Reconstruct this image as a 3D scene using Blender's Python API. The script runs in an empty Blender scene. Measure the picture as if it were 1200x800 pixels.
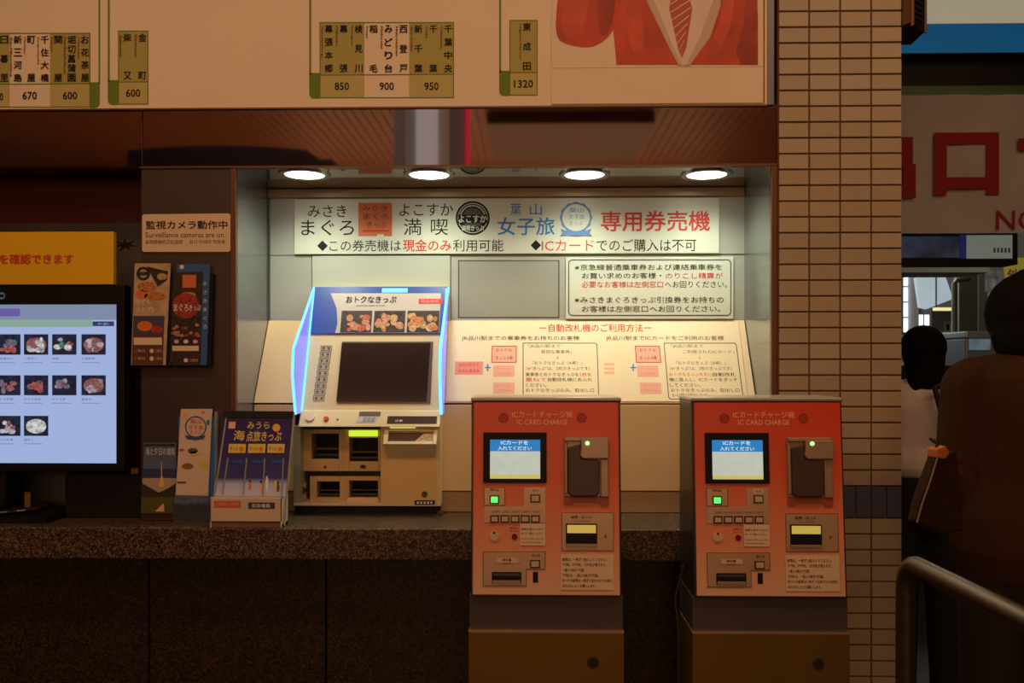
import bpy, bmesh, math, random
from mathutils import Vector, Matrix, Euler
random.seed(7)
D2R = math.pi/180
C = bpy.context.scene.collection

# ---------------------------------------------------------------- camera
FPX = 1000.0; CX = 600.0; CY = 425.0; YAW = 1.2*D2R
CAM = Vector((0, -2.75, 1.5))
cd = bpy.data.cameras.new('camera'); cam = bpy.data.objects.new('camera', cd); C.objects.link(cam)
cam.location = CAM; cam.rotation_euler = (math.pi/2, 0, YAW)
cd.sensor_width = 36; cd.lens = 36*FPX/1200; cd.shift_y = (CY-400)/1200
cd.dof.use_dof = True; cd.dof.focus_distance = 2.8; cd.dof.aperture_fstop = 9
cd.clip_start = .05
bpy.context.scene.camera = cam
vs = bpy.context.scene.view_settings
vs.view_transform = 'Standard'; vs.look = 'None'; vs.gamma = 1; vs.use_curve_mapping = False
vs.exposure = 0.0
# ---------------------------------------------------------------- world
w = bpy.data.worlds.new('world'); bpy.context.scene.world = w; w.use_nodes = True
w.node_tree.nodes['Background'].inputs[0].default_value = (1, .50, .24, 1)
w.node_tree.nodes['Background'].inputs[1].default_value = .10
# ---------------------------------------------------------------- concourse line light, passage daylight, added fills
WARM = (1.0, .55, .28)
def area(name, loc, rot, sx, sy, power, col):
    l = bpy.data.lights.new(name, 'AREA'); l.shape = 'RECTANGLE'; l.size = sx; l.size_y = sy
    l.energy = power; l.color = col
    o = bpy.data.objects.new(name, l); C.objects.link(o); o.location = loc; o.rotation_euler = rot
    return o
area('ceiling_line_light', (0, -1.42, 3.52), (0, 0, 0), 6.0, .22, 38, WARM)
area('overhead_fill', (.4, -2.9, 3.5), (25*D2R, 0, 0), 5.0, .8, 22, WARM)  # added overhead fill, kept out of the mirror fascia's view
area('front_fill', (-.3, -7.4, 2.3), (88*D2R, 0, 0), 5.0, 1.3, 62, WARM)  # unseen fill behind the camera, added to brighten everything facing it
area('upward_fill', (-1.3, -4.8, 2.45), (180*D2R, 0, 0), 6.0, 2.5, 15, WARM)  # added uplight, brightens the ceiling that the fascia mirrors
area('passage_daylight', (2.6, 6.6, 2.4), (-80*D2R, 0, 0), 2.5, 1.2, 14, (.8, .9, 1))

Rv = Vector((math.cos(YAW), math.sin(YAW), 0)); Fv = Vector((-math.sin(YAW), math.cos(YAW), 0)); Uv = Vector((0, 0, 1))
def ray(px, py): return Fv*FPX + Rv*(px-CX) + Uv*(CY-py)
class Frame:
    def __init__(s, O, U=(1, 0, 0), V=(0, 0, 1)):
        s.O = Vector(O); s.U = Vector(U).normalized(); s.V = Vector(V).normalized(); s.W = s.U.cross(s.V).normalized()
    def pt(s, u, v, w=0): return s.O + s.U*u + s.V*v + s.W*w
    def hit(s, px, py):
        d = ray(px, py); t = (s.O-CAM).dot(s.W)/d.dot(s.W); p = CAM+d*t-s.O
        return p.dot(s.U), p.dot(s.V)
    def rect(s, a, b, c, d):
        u0, _ = s.hit(a, (b+d)/2); u1, _ = s.hit(c, (b+d)/2); _, v1 = s.hit((a+c)/2, b); _, v0 = s.hit((a+c)/2, d)
        return u0, u1, v0, v1
def flat(Y): return Frame((0, Y, 0))
def tilt(Yb, zb, Yt, zt): return Frame((0, Yb, zb), (1, 0, 0), (0, Yt-Yb, zt-zb))

# ---------------------------------------------------------------- materials
MATS = {}
def s2l(c):
    return tuple(((v/255)/12.92 if v/255 <= .04045 else ((v/255+.055)/1.055)**2.4) for v in c)
def mat(name, col, rough=.55, metal=0.0, emit=0.0, var=0.0, scale=20, bump=0.0, spec=.4, trans=0.0, alpha=1, stretch=None, srgb=False):
    if name in MATS: return MATS[name]
    if srgb: col = s2l(col)
    m = bpy.data.materials.new(name); m.use_nodes = True; nt = m.node_tree; b = nt.nodes['Principled BSDF']
    b.inputs['Base Color'].default_value = (*col, 1); b.inputs['Roughness'].default_value = rough
    b.inputs['Metallic'].default_value = metal; b.inputs['Specular IOR Level'].default_value = spec
    b.inputs['Transmission Weight'].default_value = trans; b.inputs['Alpha'].default_value = alpha
    if emit:
        b.inputs['Emission Color'].default_value = (*col, 1); b.inputs['Emission Strength'].default_value = emit
        b.inputs['Base Color'].default_value = (*[c*.3 for c in col], 1)
    if var or bump:
        tc = nt.nodes.new('ShaderNodeTexCoord'); n = nt.nodes.new('ShaderNodeTexNoise'); n.inputs['Scale'].default_value = scale
        n.inputs['Detail'].default_value = 5
        src = tc.outputs['Object']
        if stretch:
            mp = nt.nodes.new('ShaderNodeMapping'); mp.inputs['Scale'].default_value = stretch
            nt.links.new(src, mp.inputs[0]); src = mp.outputs[0]
        nt.links.new(src, n.inputs['Vector'])
        if var:
            r = nt.nodes.new('ShaderNodeValToRGB'); r.color_ramp.elements[0].position = .3; r.color_ramp.elements[1].position = .7
            r.color_ramp.elements[0].color = (*[max(0, c*(1-var)) for c in col], 1)
            r.color_ramp.elements[1].color = (*[min(1, c*(1+var)) for c in col], 1)
            nt.links.new(n.outputs[0], r.inputs[0]); nt.links.new(r.outputs[0], b.inputs['Emission Color' if emit else 'Base Color'])
        if bump:
            bp = nt.nodes.new('ShaderNodeBump'); bp.inputs['Strength'].default_value = bump; bp.inputs['Distance'].default_value = .003
            nt.links.new(n.outputs[0], bp.inputs['Height']); nt.links.new(bp.outputs[0], b.inputs['Normal'])
    MATS[name] = m; return m
def granite(name, base, spots):
    m = mat(name, base, rough=.32, spec=.5); nt = m.node_tree; b = nt.nodes['Principled BSDF']
    tc = nt.nodes.new('ShaderNodeTexCoord'); v = nt.nodes.new('ShaderNodeTexVoronoi'); v.inputs['Scale'].default_value = 240
    r = nt.nodes.new('ShaderNodeValToRGB'); e = r.color_ramp.elements
    e[0].position = .15; e[0].color = (*[c*.35 for c in base], 1); e[1].position = .9; e[1].color = (*spots, 1)
    x = e.new(.55); x.color = (*base, 1); r.color_ramp.interpolation = 'LINEAR'
    sp = nt.nodes.new('ShaderNodeSeparateColor')
    nt.links.new(tc.outputs['Object'], v.inputs['Vector']); nt.links.new(v.outputs['Color'], sp.inputs[0])
    nt.links.new(sp.outputs[0], r.inputs[0]); nt.links.new(r.outputs[0], b.inputs['Base Color'])
    return m
def vgrad(name, c0, c1, z0, z1, rough=.35):
    # printed colour gradient running up a panel (object space Z)
    m = mat(name, c0, rough=rough, spec=.3); nt = m.node_tree; b = nt.nodes['Principled BSDF']
    tc = nt.nodes.new('ShaderNodeTexCoord'); s = nt.nodes.new('ShaderNodeSeparateXYZ'); mr = nt.nodes.new('ShaderNodeMapRange')
    mr.inputs[1].default_value = z0; mr.inputs[2].default_value = z1; r = nt.nodes.new('ShaderNodeValToRGB')
    r.color_ramp.elements[0].color = (*c0, 1); r.color_ramp.elements[1].color = (*c1, 1)
    nt.links.new(tc.outputs['Object'], s.inputs[0]); nt.links.new(s.outputs[2], mr.inputs[0]); nt.links.new(mr.outputs[0], r.inputs[0])
    nt.links.new(r.outputs[0], b.inputs['Base Color']); return m

# ---------------------------------------------------------------- mesh builder
ORG = {}
PRINTS = {}
def textmesh(s, off=0.0):
    k = (s, off)
    if k in PRINTS: return PRINTS[k]
    cu = bpy.data.curves.new('t', 'FONT'); cu.body = s; cu.size = 1; cu.offset = off; cu.resolution_u = 2; cu.fill_mode = 'FRONT'
    o = bpy.data.objects.new('t', cu); C.objects.link(o); bpy.context.view_layer.update()
    me = bpy.data.meshes.new_from_object(o.evaluated_get(bpy.context.evaluated_depsgraph_get()))
    vs_ = [(v.co.x, v.co.y) for v in me.vertices]; fs = [tuple(p.vertices) for p in me.polygons]
    bpy.data.objects.remove(o); bpy.data.curves.remove(cu); bpy.data.meshes.remove(me)
    PRINTS[k] = (vs_, fs); return vs_, fs
class G:
    def __init__(s, fr=None): s.fr = fr or Frame((0, 0, 0)); s.v = []; s.f = []; s.mi = []; s.mats = []; s.smooth = []
    def m(s, mt):
        if mt not in s.mats: s.mats.append(mt)
        return s.mats.index(mt)
    def raw(s, pts, faces, mt, smooth=False):
        n = len(s.v); s.v += [Vector(p) for p in pts]; i = s.m(mt)
        for f in faces: s.f.append(tuple(n+k for k in f)); s.mi.append(i); s.smooth.append(smooth)
    def P(s, pts): return [s.fr.pt(*p) for p in pts]
    def box(s, u0, u1, v0, v1, w0, w1, mt):
        if u0 > u1: u0, u1 = u1, u0
        if v0 > v1: v0, v1 = v1, v0
        if w0 > w1: w0, w1 = w1, w0
        p = [(u0, v0, w0), (u1, v0, w0), (u1, v1, w0), (u0, v1, w0), (u0, v0, w1), (u1, v0, w1), (u1, v1, w1), (u0, v1, w1)]
        s.raw(s.P(p), [(3, 2, 1, 0), (4, 5, 6, 7), (0, 1, 5, 4), (1, 2, 6, 5), (2, 3, 7, 6), (3, 0, 4, 7)], mt); return s
    def wbox(s, x0, x1, y0, y1, z0, z1, mt): # world box
        f = s.fr; s.fr = Frame((0, 0, 0)); s.box(x0, x1, z0, z1, -y1, -y0, mt); s.fr = f; return s
    def pbox(s, a, b, c, d, w0, w1, mt):
        u0, u1, v0, v1 = s.fr.rect(a, b, c, d); return s.box(u0, u1, v0, v1, w0, w1, mt)
    def prism(s, pts, w0, w1, mt):
        n = len(pts); a = [(u, v, w0) for u, v in pts]+[(u, v, w1) for u, v in pts]
        s.raw(s.P(a), [tuple(range(n))[::-1], tuple(range(n, 2*n))]+[(i, (i+1) % n, n+(i+1) % n, n+i) for i in range(n)], mt); return s
    def pprism(s, pts, w0, w1, mt): return s.prism([s.fr.hit(*p) for p in pts], w0, w1, mt)
    def quad(s, pts, w, mt): s.raw(s.P([(u, v, w) for u, v in pts]), [tuple(range(len(pts)))], mt); return s
    def pq(s, a, b, c, d, w, mt):
        u0, u1, v0, v1 = s.fr.rect(a, b, c, d); return s.quad([(u0, v0), (u1, v0), (u1, v1), (u0, v1)], w, mt)
    def pp(s, pts, w, mt):
        q = [s.fr.hit(*p) for p in pts]
        ar = sum(q[i][0]*q[(i+1) % len(q)][1]-q[(i+1) % len(q)][0]*q[i][1] for i in range(len(q)))
        return s.quad(q if ar > 0 else q[::-1], w, mt)
    def pell(s, cx, cy, rx, ry, w, mt, n=20):
        return s.pp([(cx+rx*math.cos(i*2*math.pi/n), cy+ry*math.sin(i*2*math.pi/n)) for i in range(n)], w, mt)
    def ring(s, cu, cv, r0, r1, w, mt, n=28, sq=1):
        p = []
        for i in range(n):
            a = 2*math.pi*i/n; p += [(cu+r0*math.cos(a), cv+r0*math.sin(a)*sq, w), (cu+r1*math.cos(a), cv+r1*math.sin(a)*sq, w)]
        s.raw(s.P(p), [(2*i, 2*i+1, (2*i+3) % (2*n), (2*i+2) % (2*n)) for i in range(n)], mt); return s
    def pring(s, cx, cy, r0, r1, w, mt, n=28):
        u, v = s.fr.hit(cx, cy); u2, _ = s.fr.hit(cx+r1, cy); k = (u2-u)/r1; return s.ring(u, v, r0*k, r1*k, w, mt, n)
    def cyl(s, cu, cv, r, w0, w1, mt, n=24, r1=None):
        r1 = r if r1 is None else r1
        p = [(cu+r*math.cos(2*math.pi*i/n), cv+r*math.sin(2*math.pi*i/n), w0) for i in range(n)]
        p += [(cu+r1*math.cos(2*math.pi*i/n), cv+r1*math.sin(2*math.pi*i/n), w1) for i in range(n)]
        s.raw(s.P(p), [tuple(range(n))[::-1], tuple(range(n, 2*n))], mt)
        s.raw(s.P(p), [(i, (i+1) % n, n+(i+1) % n, n+i) for i in range(n)], mt, True); return s
    def pcyl(s, cx, cy, rp, w0, w1, mt, n=24, r1=None):
        u, v = s.fr.hit(cx, cy); u2, _ = s.fr.hit(cx+rp, cy); k = (u2-u)/rp
        return s.cyl(u, v, rp*k, w0, w1, mt, n, None if r1 is None else r1*k)
    def outline(s, a, b, c, d, t, w, mt, r=0):
        # rectangular outline (pixels), optional rounded corner radius
        def loop(k):
            if r <= 0: return [(a+k, b+k), (c-k, b+k), (c-k, d-k), (a+k, d-k)]
            o = []
            for (x, y, a0) in ((c-r, b+r, -90), (c-r, d-r, 0), (a+r, d-r, 90), (a+r, b+r, 180)):
                for j in range(5):
                    an = (a0+j*22.5)*D2R; o.append((x+(r-k)*math.cos(an), y+(r-k)*math.sin(an)))
            return o
        A = [s.fr.hit(*p) for p in loop(0)]; B = [s.fr.hit(*p) for p in loop(t)]; n = len(A)
        s.raw(s.P([(u, v, w) for u, v in A]+[(u, v, w) for u, v in B]), [(i, n+i, n+(i+1) % n, (i+1) % n) for i in range(n)], mt); return s
    def text(s, t, u0, u1, v0, v1, w, mt, off=0.0, rot=0):
        vs_, fs = textmesh(t, 0.0)
        if not vs_: return s
        if rot: vs_ = [(y, -x) for x, y in vs_]
        xs = [p[0] for p in vs_]; ys = [p[1] for p in vs_]; x0, x1, y0, y1 = min(xs), max(xs), min(ys), max(ys)
        sx = (u1-u0)/(x1-x0); sy = (v1-v0)/(y1-y0)
        if off < .008: s.raw(s.P([(u0+(x-x0)*sx, v0+(y-y0)*sy, w) for x, y in vs_]), fs, mt); return s
        b = off; DS = [(-1, -1), (1, -1), (1, 1), (-1, 1)] if off < .03 else [(i/2-1, j/2-1) for i in range(5) for j in range(5) if i in (0, 4) or j in (0, 4)]
        sx = (u1-u0)/(x1-x0+2*b); sy = (v1-v0)/(y1-y0+2*b)
        for k, (ax, ay) in enumerate(DS):
            dx = b+b*ax; dy = b+b*ay
            s.raw(s.P([(u0+(x-x0+dx)*sx, v0+(y-y0+dy)*sy, w+k*.00002) for x, y in vs_]), fs, mt)
        return s
    def ptext(s, t, a, b, c, d, w, mt, off=0.0, rot=0):
        u0, u1, v0, v1 = s.fr.rect(a, b, c, d); return s.text(t, u0, u1, v0, v1, w, mt, off, rot)
    def vtext(s, t, cx, y0, y1, size, w, mt, off=0.0):
        # upright column of characters; size = cell in pixels
        n = len(t); ch = size
        for i, c in enumerate(t):
            yc = (y0+ch/2)+(y1-y0-ch)*(i/(n-1) if n > 1 else 0)
            s.ptext(c, cx-size/2, yc-ch/2, cx+size/2, yc+ch/2, w, mt, off)
        return s
    def tube(s, path, r, mt, n=14, caps=True):
        path = [Vector(p) for p in path]; R = r if isinstance(r, (list, tuple)) else [r]*len(path); pts = []
        ref = Vector((0, 0, 1))
        t0 = (path[1]-path[0]).normalized()
        if abs(t0.dot(ref)) > .9: ref = Vector((1, 0, 0))
        for i, p in enumerate(path):
            t = (path[min(i+1, len(path)-1)]-path[max(i-1, 0)]).normalized()
            a = (ref-t*ref.dot(t)).normalized(); ref = a; b = t.cross(a)
            pts += [p+(a*math.cos(2*math.pi*k/n)+b*math.sin(2*math.pi*k/n))*R[i] for k in range(n)]
        fs = [(i*n+k, i*n+(k+1) % n, (i+1)*n+(k+1) % n, (i+1)*n+k) for i in range(len(path)-1) for k in range(n)]
        s.raw(pts, fs, mt, True)
        if caps: s.raw(pts[:n], [tuple(range(n))[::-1]], mt); s.raw(pts[-n:], [tuple(range(n))], mt)
        return s
    def cap(s, p0, p1, r0, r1, mt=None, n=14, sq=(1, 1, 1)):
        # closed tapered capsule (for unions)
        p0 = Vector(p0); p1 = Vector(p1); ax = (p1-p0); L = ax.length
        ax = ax.normalized() if L > 1e-6 else Vector((0, 0, 1))
        ref = Vector((1, 0, 0)) if abs(ax.x) < .9 else Vector((0, 1, 0)); a = ax.cross(ref).normalized(); b = ax.cross(a)
        rings = [(p0-ax*r0*math.cos(t), r0*math.sin(t)) for t in (.25, .7, 1.15, 1.571)]+[(p1+ax*r1*math.cos(t), r1*math.sin(t)) for t in (1.571, 1.15, .7, .25)]
        c = (p0+p1)/2; pts = []
        for (q, rr) in rings: pts += [q+(a*math.cos(2*math.pi*k/n)+b*math.sin(2*math.pi*k/n))*rr for k in range(n)]
        pts.append(p0-ax*r0); pts.append(p1+ax*r1)
        if sq != (1, 1, 1): pts = [Vector((c.x+(p.x-c.x)*sq[0], c.y+(p.y-c.y)*sq[1], c.z+(p.z-c.z)*sq[2])) for p in pts]
        N = len(rings); fs = [(i*n+k, i*n+(k+1) % n, (i+1)*n+(k+1) % n, (i+1)*n+k) for i in range(N-1) for k in range(n)]
        fs += [(N*n, (k+1) % n, k) for k in range(n)]+[(N*n+1, (N-1)*n+k, (N-1)*n+(k+1) % n) for k in range(n)]
        s.raw(pts, fs, mt, True); return s
    def ell(s, c, r, mt=None, n=18, m_=10):
        pts = []; c = Vector(c)
        for i in range(1, m_):
            t = math.pi*i/m_
            pts += [c+Vector((r[0]*math.sin(t)*math.cos(2*math.pi*k/n), r[1]*math.sin(t)*math.sin(2*math.pi*k/n), r[2]*math.cos(t))) for k in range(n)]
        pts += [c+Vector((0, 0, r[2])), c-Vector((0, 0, r[2]))]; N = m_-1
        fs = [(i*n+k, (i+1)*n+k, (i+1)*n+(k+1) % n, i*n+(k+1) % n) for i in range(N-1) for k in range(n)]
        fs += [(N*n, k, (k+1) % n) for k in range(n)]+[(N*n+1, (N-1)*n+(k+1) % n, (N-1)*n+k) for k in range(n)]
        s.raw(pts, fs, mt, True); return s
    def build(s, name, parent=None, bevel=0, remesh=0, smooth_it=0, xf=None):
        me = bpy.data.meshes.new(name); off = ORG.get(parent.name, Vector((0, 0, 0))) if parent else Vector((0, 0, 0))
        V = [(xf @ v if xf else v)-off for v in s.v]
        me.from_pydata(V, [], s.f); me.polygons.foreach_set('material_index', s.mi); me.polygons.foreach_set('use_smooth', s.smooth)
        for mt in s.mats: me.materials.append(mt)
        me.update()
        o = bpy.data.objects.new(name, me); C.objects.link(o)
        if remesh:
            md = o.modifiers.new('r', 'REMESH'); md.mode = 'VOXEL'; md.voxel_size = remesh; md.use_smooth_shade = True
            if smooth_it: sm = o.modifiers.new('s', 'SMOOTH'); sm.iterations = smooth_it; sm.factor = .5
            bpy.context.view_layer.update()
            m2 = bpy.data.meshes.new_from_object(o.evaluated_get(bpy.context.evaluated_depsgraph_get()))
            o.modifiers.clear(); o.data = m2; m2.name = name
            if not m2.materials:
                for mt in s.mats: m2.materials.append(mt)
            m2.polygons.foreach_set('use_smooth', [True]*len(m2.polygons))
        if bevel:
            b = o.modifiers.new('bevel', 'BEVEL'); b.width = bevel; b.segments = 2; b.limit_method = 'ANGLE'; b.angle_limit = .7
        if parent: o.parent = parent; ORG[o.name] = off
        else: ORG[o.name] = Vector((0, 0, 0))
        return o
def thing(name, loc, label, cat, group=None):
    o = bpy.data.objects.new(name, None); C.objects.link(o); o.location = loc; o.empty_display_size = .1
    ORG[o.name] = Vector(loc); o['label'] = label; o['category'] = cat
    if group: o['group'] = group
    return o
def tag(o, label, cat, group=None):
    o['label'] = label; o['category'] = cat
    if group: o['group'] = group
    return o
def struct(o): o['kind'] = 'structure'; return o
def base(fr, px, py): u, v = fr.hit(px, py); return fr.pt(u, v)
def copy_tree(o, loc=None):
    def rec(x, par):
        c = x.copy(); C.objects.link(c)
        if par: c.parent = par
        for ch in [k for k in bpy.data.objects if k.parent == x]: rec(ch, c)
        return c
    c = rec(o, None)
    if loc is not None: c.location = loc
    return c

# ---------------------------------------------------------------- palette
BLACK = mat('black_plastic', (.007, .006, .006), .5, spec=.2)
DARKG = mat('dark_grey_metal', (.06, .055, .055), .4, .3)
WHITE = mat('white_print', (.78, .76, .70), .5)
INK = mat('ink_black', (.012, .012, .014), .6, spec=.2)
GREYINK = mat('ink_grey', (.09, .09, .08), .6)
RED = mat('ink_red', (.62, .045, .03), .6)
SALMON = mat('ink_salmon', (.80, .28, .20), .6)
PINK = mat('ink_pink', (.82, .42, .32), .6)
BLUE = mat('ink_blue', (.02, .22, .50), .6)
GREEN = mat('ink_green', (.13, .22, .015), .6)
OLIVE = mat('fare_tint', (.40, .36, .10), .6)
PALEOL = mat('fare_tint_pale', (.50, .44, .16), .6)
MAROON = mat('ink_maroon', (.20, .03, .03), .6)
CREAM = mat('fare_board_cream', (.80, .68, .52), .45, var=.03, scale=2)
PAPER = mat('poster_paper', (.80, .66, .50), .4, var=.04, scale=3, bump=.15)
ALU = mat('brushed_aluminium', (.42, .42, .42), .35, .8)
STEEL = mat('alcove_grey_panel', (.43, .46, .42), .42, .15, var=.04, scale=3)
STEELR = mat('recess_grey_panel', (.34, .37, .34), .35, .2)
SIDE = mat('alcove_side_steel', (.27, .29, .28), .22, .75, var=.08, scale=6, stretch=(1, 1, 9))
LIDM = mat('alcove_ceiling_steel', (.60, .57, .50), .045, 1.0)
MIRROR = mat('brown_mirror_steel', (.46, .37, .33), .035, 1.0, var=.04, scale=1.5)
BROWNF = mat('bronze_frame', (.16, .07, .035), .35, .5)
PANEL = mat('dark_bronze_panel', (.075, .052, .048), .38, .4, var=.1, scale=3)
MCREAM = mat('machine_cream_plastic', (.66, .56, .34), .42)
MCREAM2 = mat('machine_beige_panel', (.80, .60, .32), .42)
MDARK = mat('machine_dark_brown', (.10, .06, .035), .5)  # one dark brown for bezels, slots, foot strip and cavity backs
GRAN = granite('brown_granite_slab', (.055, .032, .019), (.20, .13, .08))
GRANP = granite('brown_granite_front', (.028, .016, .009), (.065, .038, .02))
TILE = [mat('tile_tan_%s' % n, c, .3, var=.06, scale=9, spec=.5) for n, c in (('light', (.43, .35, .25)), ('mid', (.39, .315, .225)), ('warm', (.41, .32, .215)))]
NAVY = mat('tile_navy', (.09, .10, .18), .3)
MORTAR = mat('mortar_brown', (.20, .095, .035), .8)

# ================================================================ STRUCTURE
floor = struct(G().wbox(-6, 9, -8, 10, -.1, 0, mat('station_floor', (.05, .036, .027), .6, var=.2, scale=4)).build('floor'))
g = G(); CEILM = mat('ceiling_brown', (.30, .12, .055), .5); SL = mat('ceiling_slat_brown', (.36, .145, .068), .5)
g.wbox(-6, 9, -8, .0, 3.62, 3.7, CEILM).wbox(-6, 9, 0, 10, 3.3, 3.7, mat('passage_ceiling', (.03, .03, .03), .6))
ceil = struct(g.build('ceiling'))
g = G()
for i in range(120):
    x = -5+i*.08; g.wbox(x, x+.066, -7.9, -.02, 3.605, 3.62, SL)
so = g.build('ceiling_slat', ceil); so['kind'] = 'stuff'

PF = flat(0.0)
# ---- tiled pillar
XL, _ = PF.hit(911.5, 400); XR, _ = PF.hit(1056.5, 400)
pil = struct(G().wbox(XL, XR, .004, .55, 0, 3.6, MORTAR).build('wall_pillar'))
pw = (XR-XL)/4; rowp = .0505
_, zb0 = PF.hit(1000, 606.5); _, zb1 = PF.hit(1000, 569)
tcache = {}
def tile(x0, x1, z0, z1, m, nm='tile'):
    k = (round(x1-x0, 4), round(z1-z0, 4), m.name)
    if k not in tcache:
        o = G(Frame((0, 0, 0))).box(0, x1-x0, 0, z1-z0, 0, .012, m).build(nm, pil, bevel=.0015)
        tcache[k] = o
    else: o = tcache[k].copy(); C.objects.link(o)
    o.location = (x0, random.uniform(.0, .0012)+.005, z0)
gap = .0052
TL, TM, TW = TILE
hidden_z = PF.hit(1000, 480)[1]
def row(z):
    for c in range(4):
        a = XL+c*pw
        tile(a+gap/2, a+pw-gap/2, z+gap/2, z+rowp-gap/2, random.choice(TILE))
z = zb1
while z < 2.72: row(z); z += rowp
z = zb0-rowp
while z > .40: row(z); z -= rowp
for c in range(8):
    a = XL+c*pw/2; tile(a+gap/2, a+pw/2-gap/2, zb0+gap/2, zb1-gap/2, NAVY, 'navy_tile')
# tile courses outside the picture, one joined part
g = G()
for zz0, n in ((z+rowp-8*rowp, 8), ):
    for k in range(n):
        for c in range(4):
            a = XL+c*pw; g.wbox(a+gap/2, a+pw-gap/2, -.007, .006, zz0+k*rowp+gap/2, zz0+(k+1)*rowp-gap/2, TM)
so = g.build('tile_course', pil); so['kind'] = 'stuff'

# ---- key levels
def zl(py, Y, px=600): return flat(Y).hit(px, py)[1]
def xl(px, Y, py=400): return flat(Y).hit(px, py)[0]
Zc = zl(620, -.12)                        # counter top
Zbt = zl(657, -.12)                       # slab underside
Zfb = zl(193.5, 0); Zft = zl(124.5, 0)       # fascia bottom/top
AX0 = xl(277, 0, 300); AX1 = xl(903.5, 0, 300)  # alcove inner sides
YB = .35
# fascia (mirror steel) two sheets
g = G(); sx = xl(168, 0)
fas = struct(G().wbox(-3.2, XL-.002, .02, .10, Zfb+.003, Zft, PANEL).build('trim_1'))
G().wbox(-3.2, sx-.0015, -.004, .02, Zfb, Zft, MIRROR).build('mirror_sheet', fas, bevel=.001)
G().wbox(sx+.0015, XL-.004, -.006, .02, Zfb, Zft, MIRROR).build('mirror_sheet', fas, bevel=.001)
G().wbox(sx-.01, XL-.006, -.008, .022, Zfb-.006, Zfb, BROWNF).build('bottom_lip', fas)
# wall behind board
struct(G().wbox(-3.2, XL-.002, .04, .2, Zft, 3.6, PANEL).build('wall_upper'))
# alcove back wall with seams
back = struct(G().wbox(AX0-.02, AX1+.02, YB, YB+.05, Zc, Zfb+.1, STEELR).build('wall_back'))
bf = flat(YB); zs = zl(375.5, YB)
def panel(nm, a, b, c, d, w, m, par=back, fr=bf, bev=.0012): return G(fr).pbox(a, b, c, d, 0, w, m).build(nm, par, bevel=bev)
STL = mat('alcove_light_panel', (.52, .57, .50), .42, .1)
panel('steel_panel', 317.5, 226, 872.5, 298.5, .010, STEEL)
panel('steel_panel', 317.5, 300, 366, 378, .010, STEEL)
panel('steel_panel', 367, 300, 528, 378, .014, STL)
panel('steel_panel', 529, 300, 872.5, 378, .010, STEEL)
pr = G(bf); pr.outline(537, 305, 655.5, 373, 1.6, .0102, GREYINK); pr.pbox(538.5, 306.5, 654, 371.5, .010, .0115, STEELR); pr.build('access_hatch', back)
# sides
struct(G().wbox(AX0-.03, AX0, .012, YB, Zc, Zfb+.02, SIDE).build('wall_left'))
struct(G().wbox(AX1, AX1+.018, .012, YB, Zc, Zfb+.02, SIDE).build('wall_right'))
for a, nm in ((AX0-.018, 'trim_2'), (AX1-.0, 'trim_3')):
    struct(G().wbox(a, a+.018 if nm == 'trim_2' else XL-.003, -.006, .012, Zc+.001, Zfb-.006, BROWNF).build(nm, bevel=.002))
# faint seams on the side walls
# alcove ceiling
CORN = mat('cornice_brown', (.30, .23, .14), .35, .5)
lid = struct(G().wbox(AX0-.02, AX1+.02, .022, YB, Zfb-.005, Zfb+.03, LIDM).build('ceiling_alcove'))
struct(G().wbox(AX0, AX1, YB-.024, YB, zl(231, YB-.02), Zfb-.006, CORN).build('trim_4', bevel=.003))
# sloped shelf + vertical cream panels
YS = .17; zsb = zl(472, YS)
SLF = tilt(YS, zsb, YB-.012, zs)
g = G(); sl_l = AX0+.002; sl_r = AX1-.002
g.raw([(sl_l, YS, zsb), (sl_r, YS, zsb), (sl_r, YB-.012, zs), (sl_l, YB-.012, zs), (sl_l, YB, zsb-.02), (sl_r, YB, zsb-.02)],
      [(0, 1, 2, 3), (0, 3, 4), (1, 5, 2), (0, 4, 5, 1), (3, 2, 5, 4)], MCREAM2)
cons = struct(g.build('trim_5'))
lf = flat(YS)
for a, c in ((272, 345), (516, 552.5), (553.5, 726), (727, 809), (810, 892)):
    u0, u1, v0, v1 = lf.rect(a, 474, c, 575); u0 = max(u0, AX0+.002); u1 = min(u1, AX1-.002)
    G(lf).box(u0, u1, v0, v1, -.02, .0, MCREAM2).build('cream_panel', cons, bevel=.0015)
    G(lf).box(u0, u1, Zc+.002, v0-.003, -.02, -.004, mat('lower_strip_brown', (.42, .27, .14), .4)).build('lower_strip', cons, bevel=.001)  # strip below each cream panel, in a darker brown

# ---- left dark column panel with the recess beyond
colm = struct(G().wbox(xl(166, 0), AX0-.019, -.002, YB, Zc+.002, Zfb-.007, PANEL).build('wall_column'))
rec = flat(.22)
g = G(rec)
u0, u1, _, _ = rec.rect(-500, 200, 175, 300)
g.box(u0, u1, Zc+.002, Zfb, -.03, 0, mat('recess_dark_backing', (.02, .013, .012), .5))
wl = struct(g.build('wall_recess'))
gg = G(rec); gg.pq(-500, 262, 172, 600, .002, mat('recess_poster_taupe', (.10, .085, .075), .5, var=.25, scale=4))
gg.pq(-500, 196, 172, 262, .0025, mat('recess_poster_maroon', (.10, .006, .006), .5))
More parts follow.
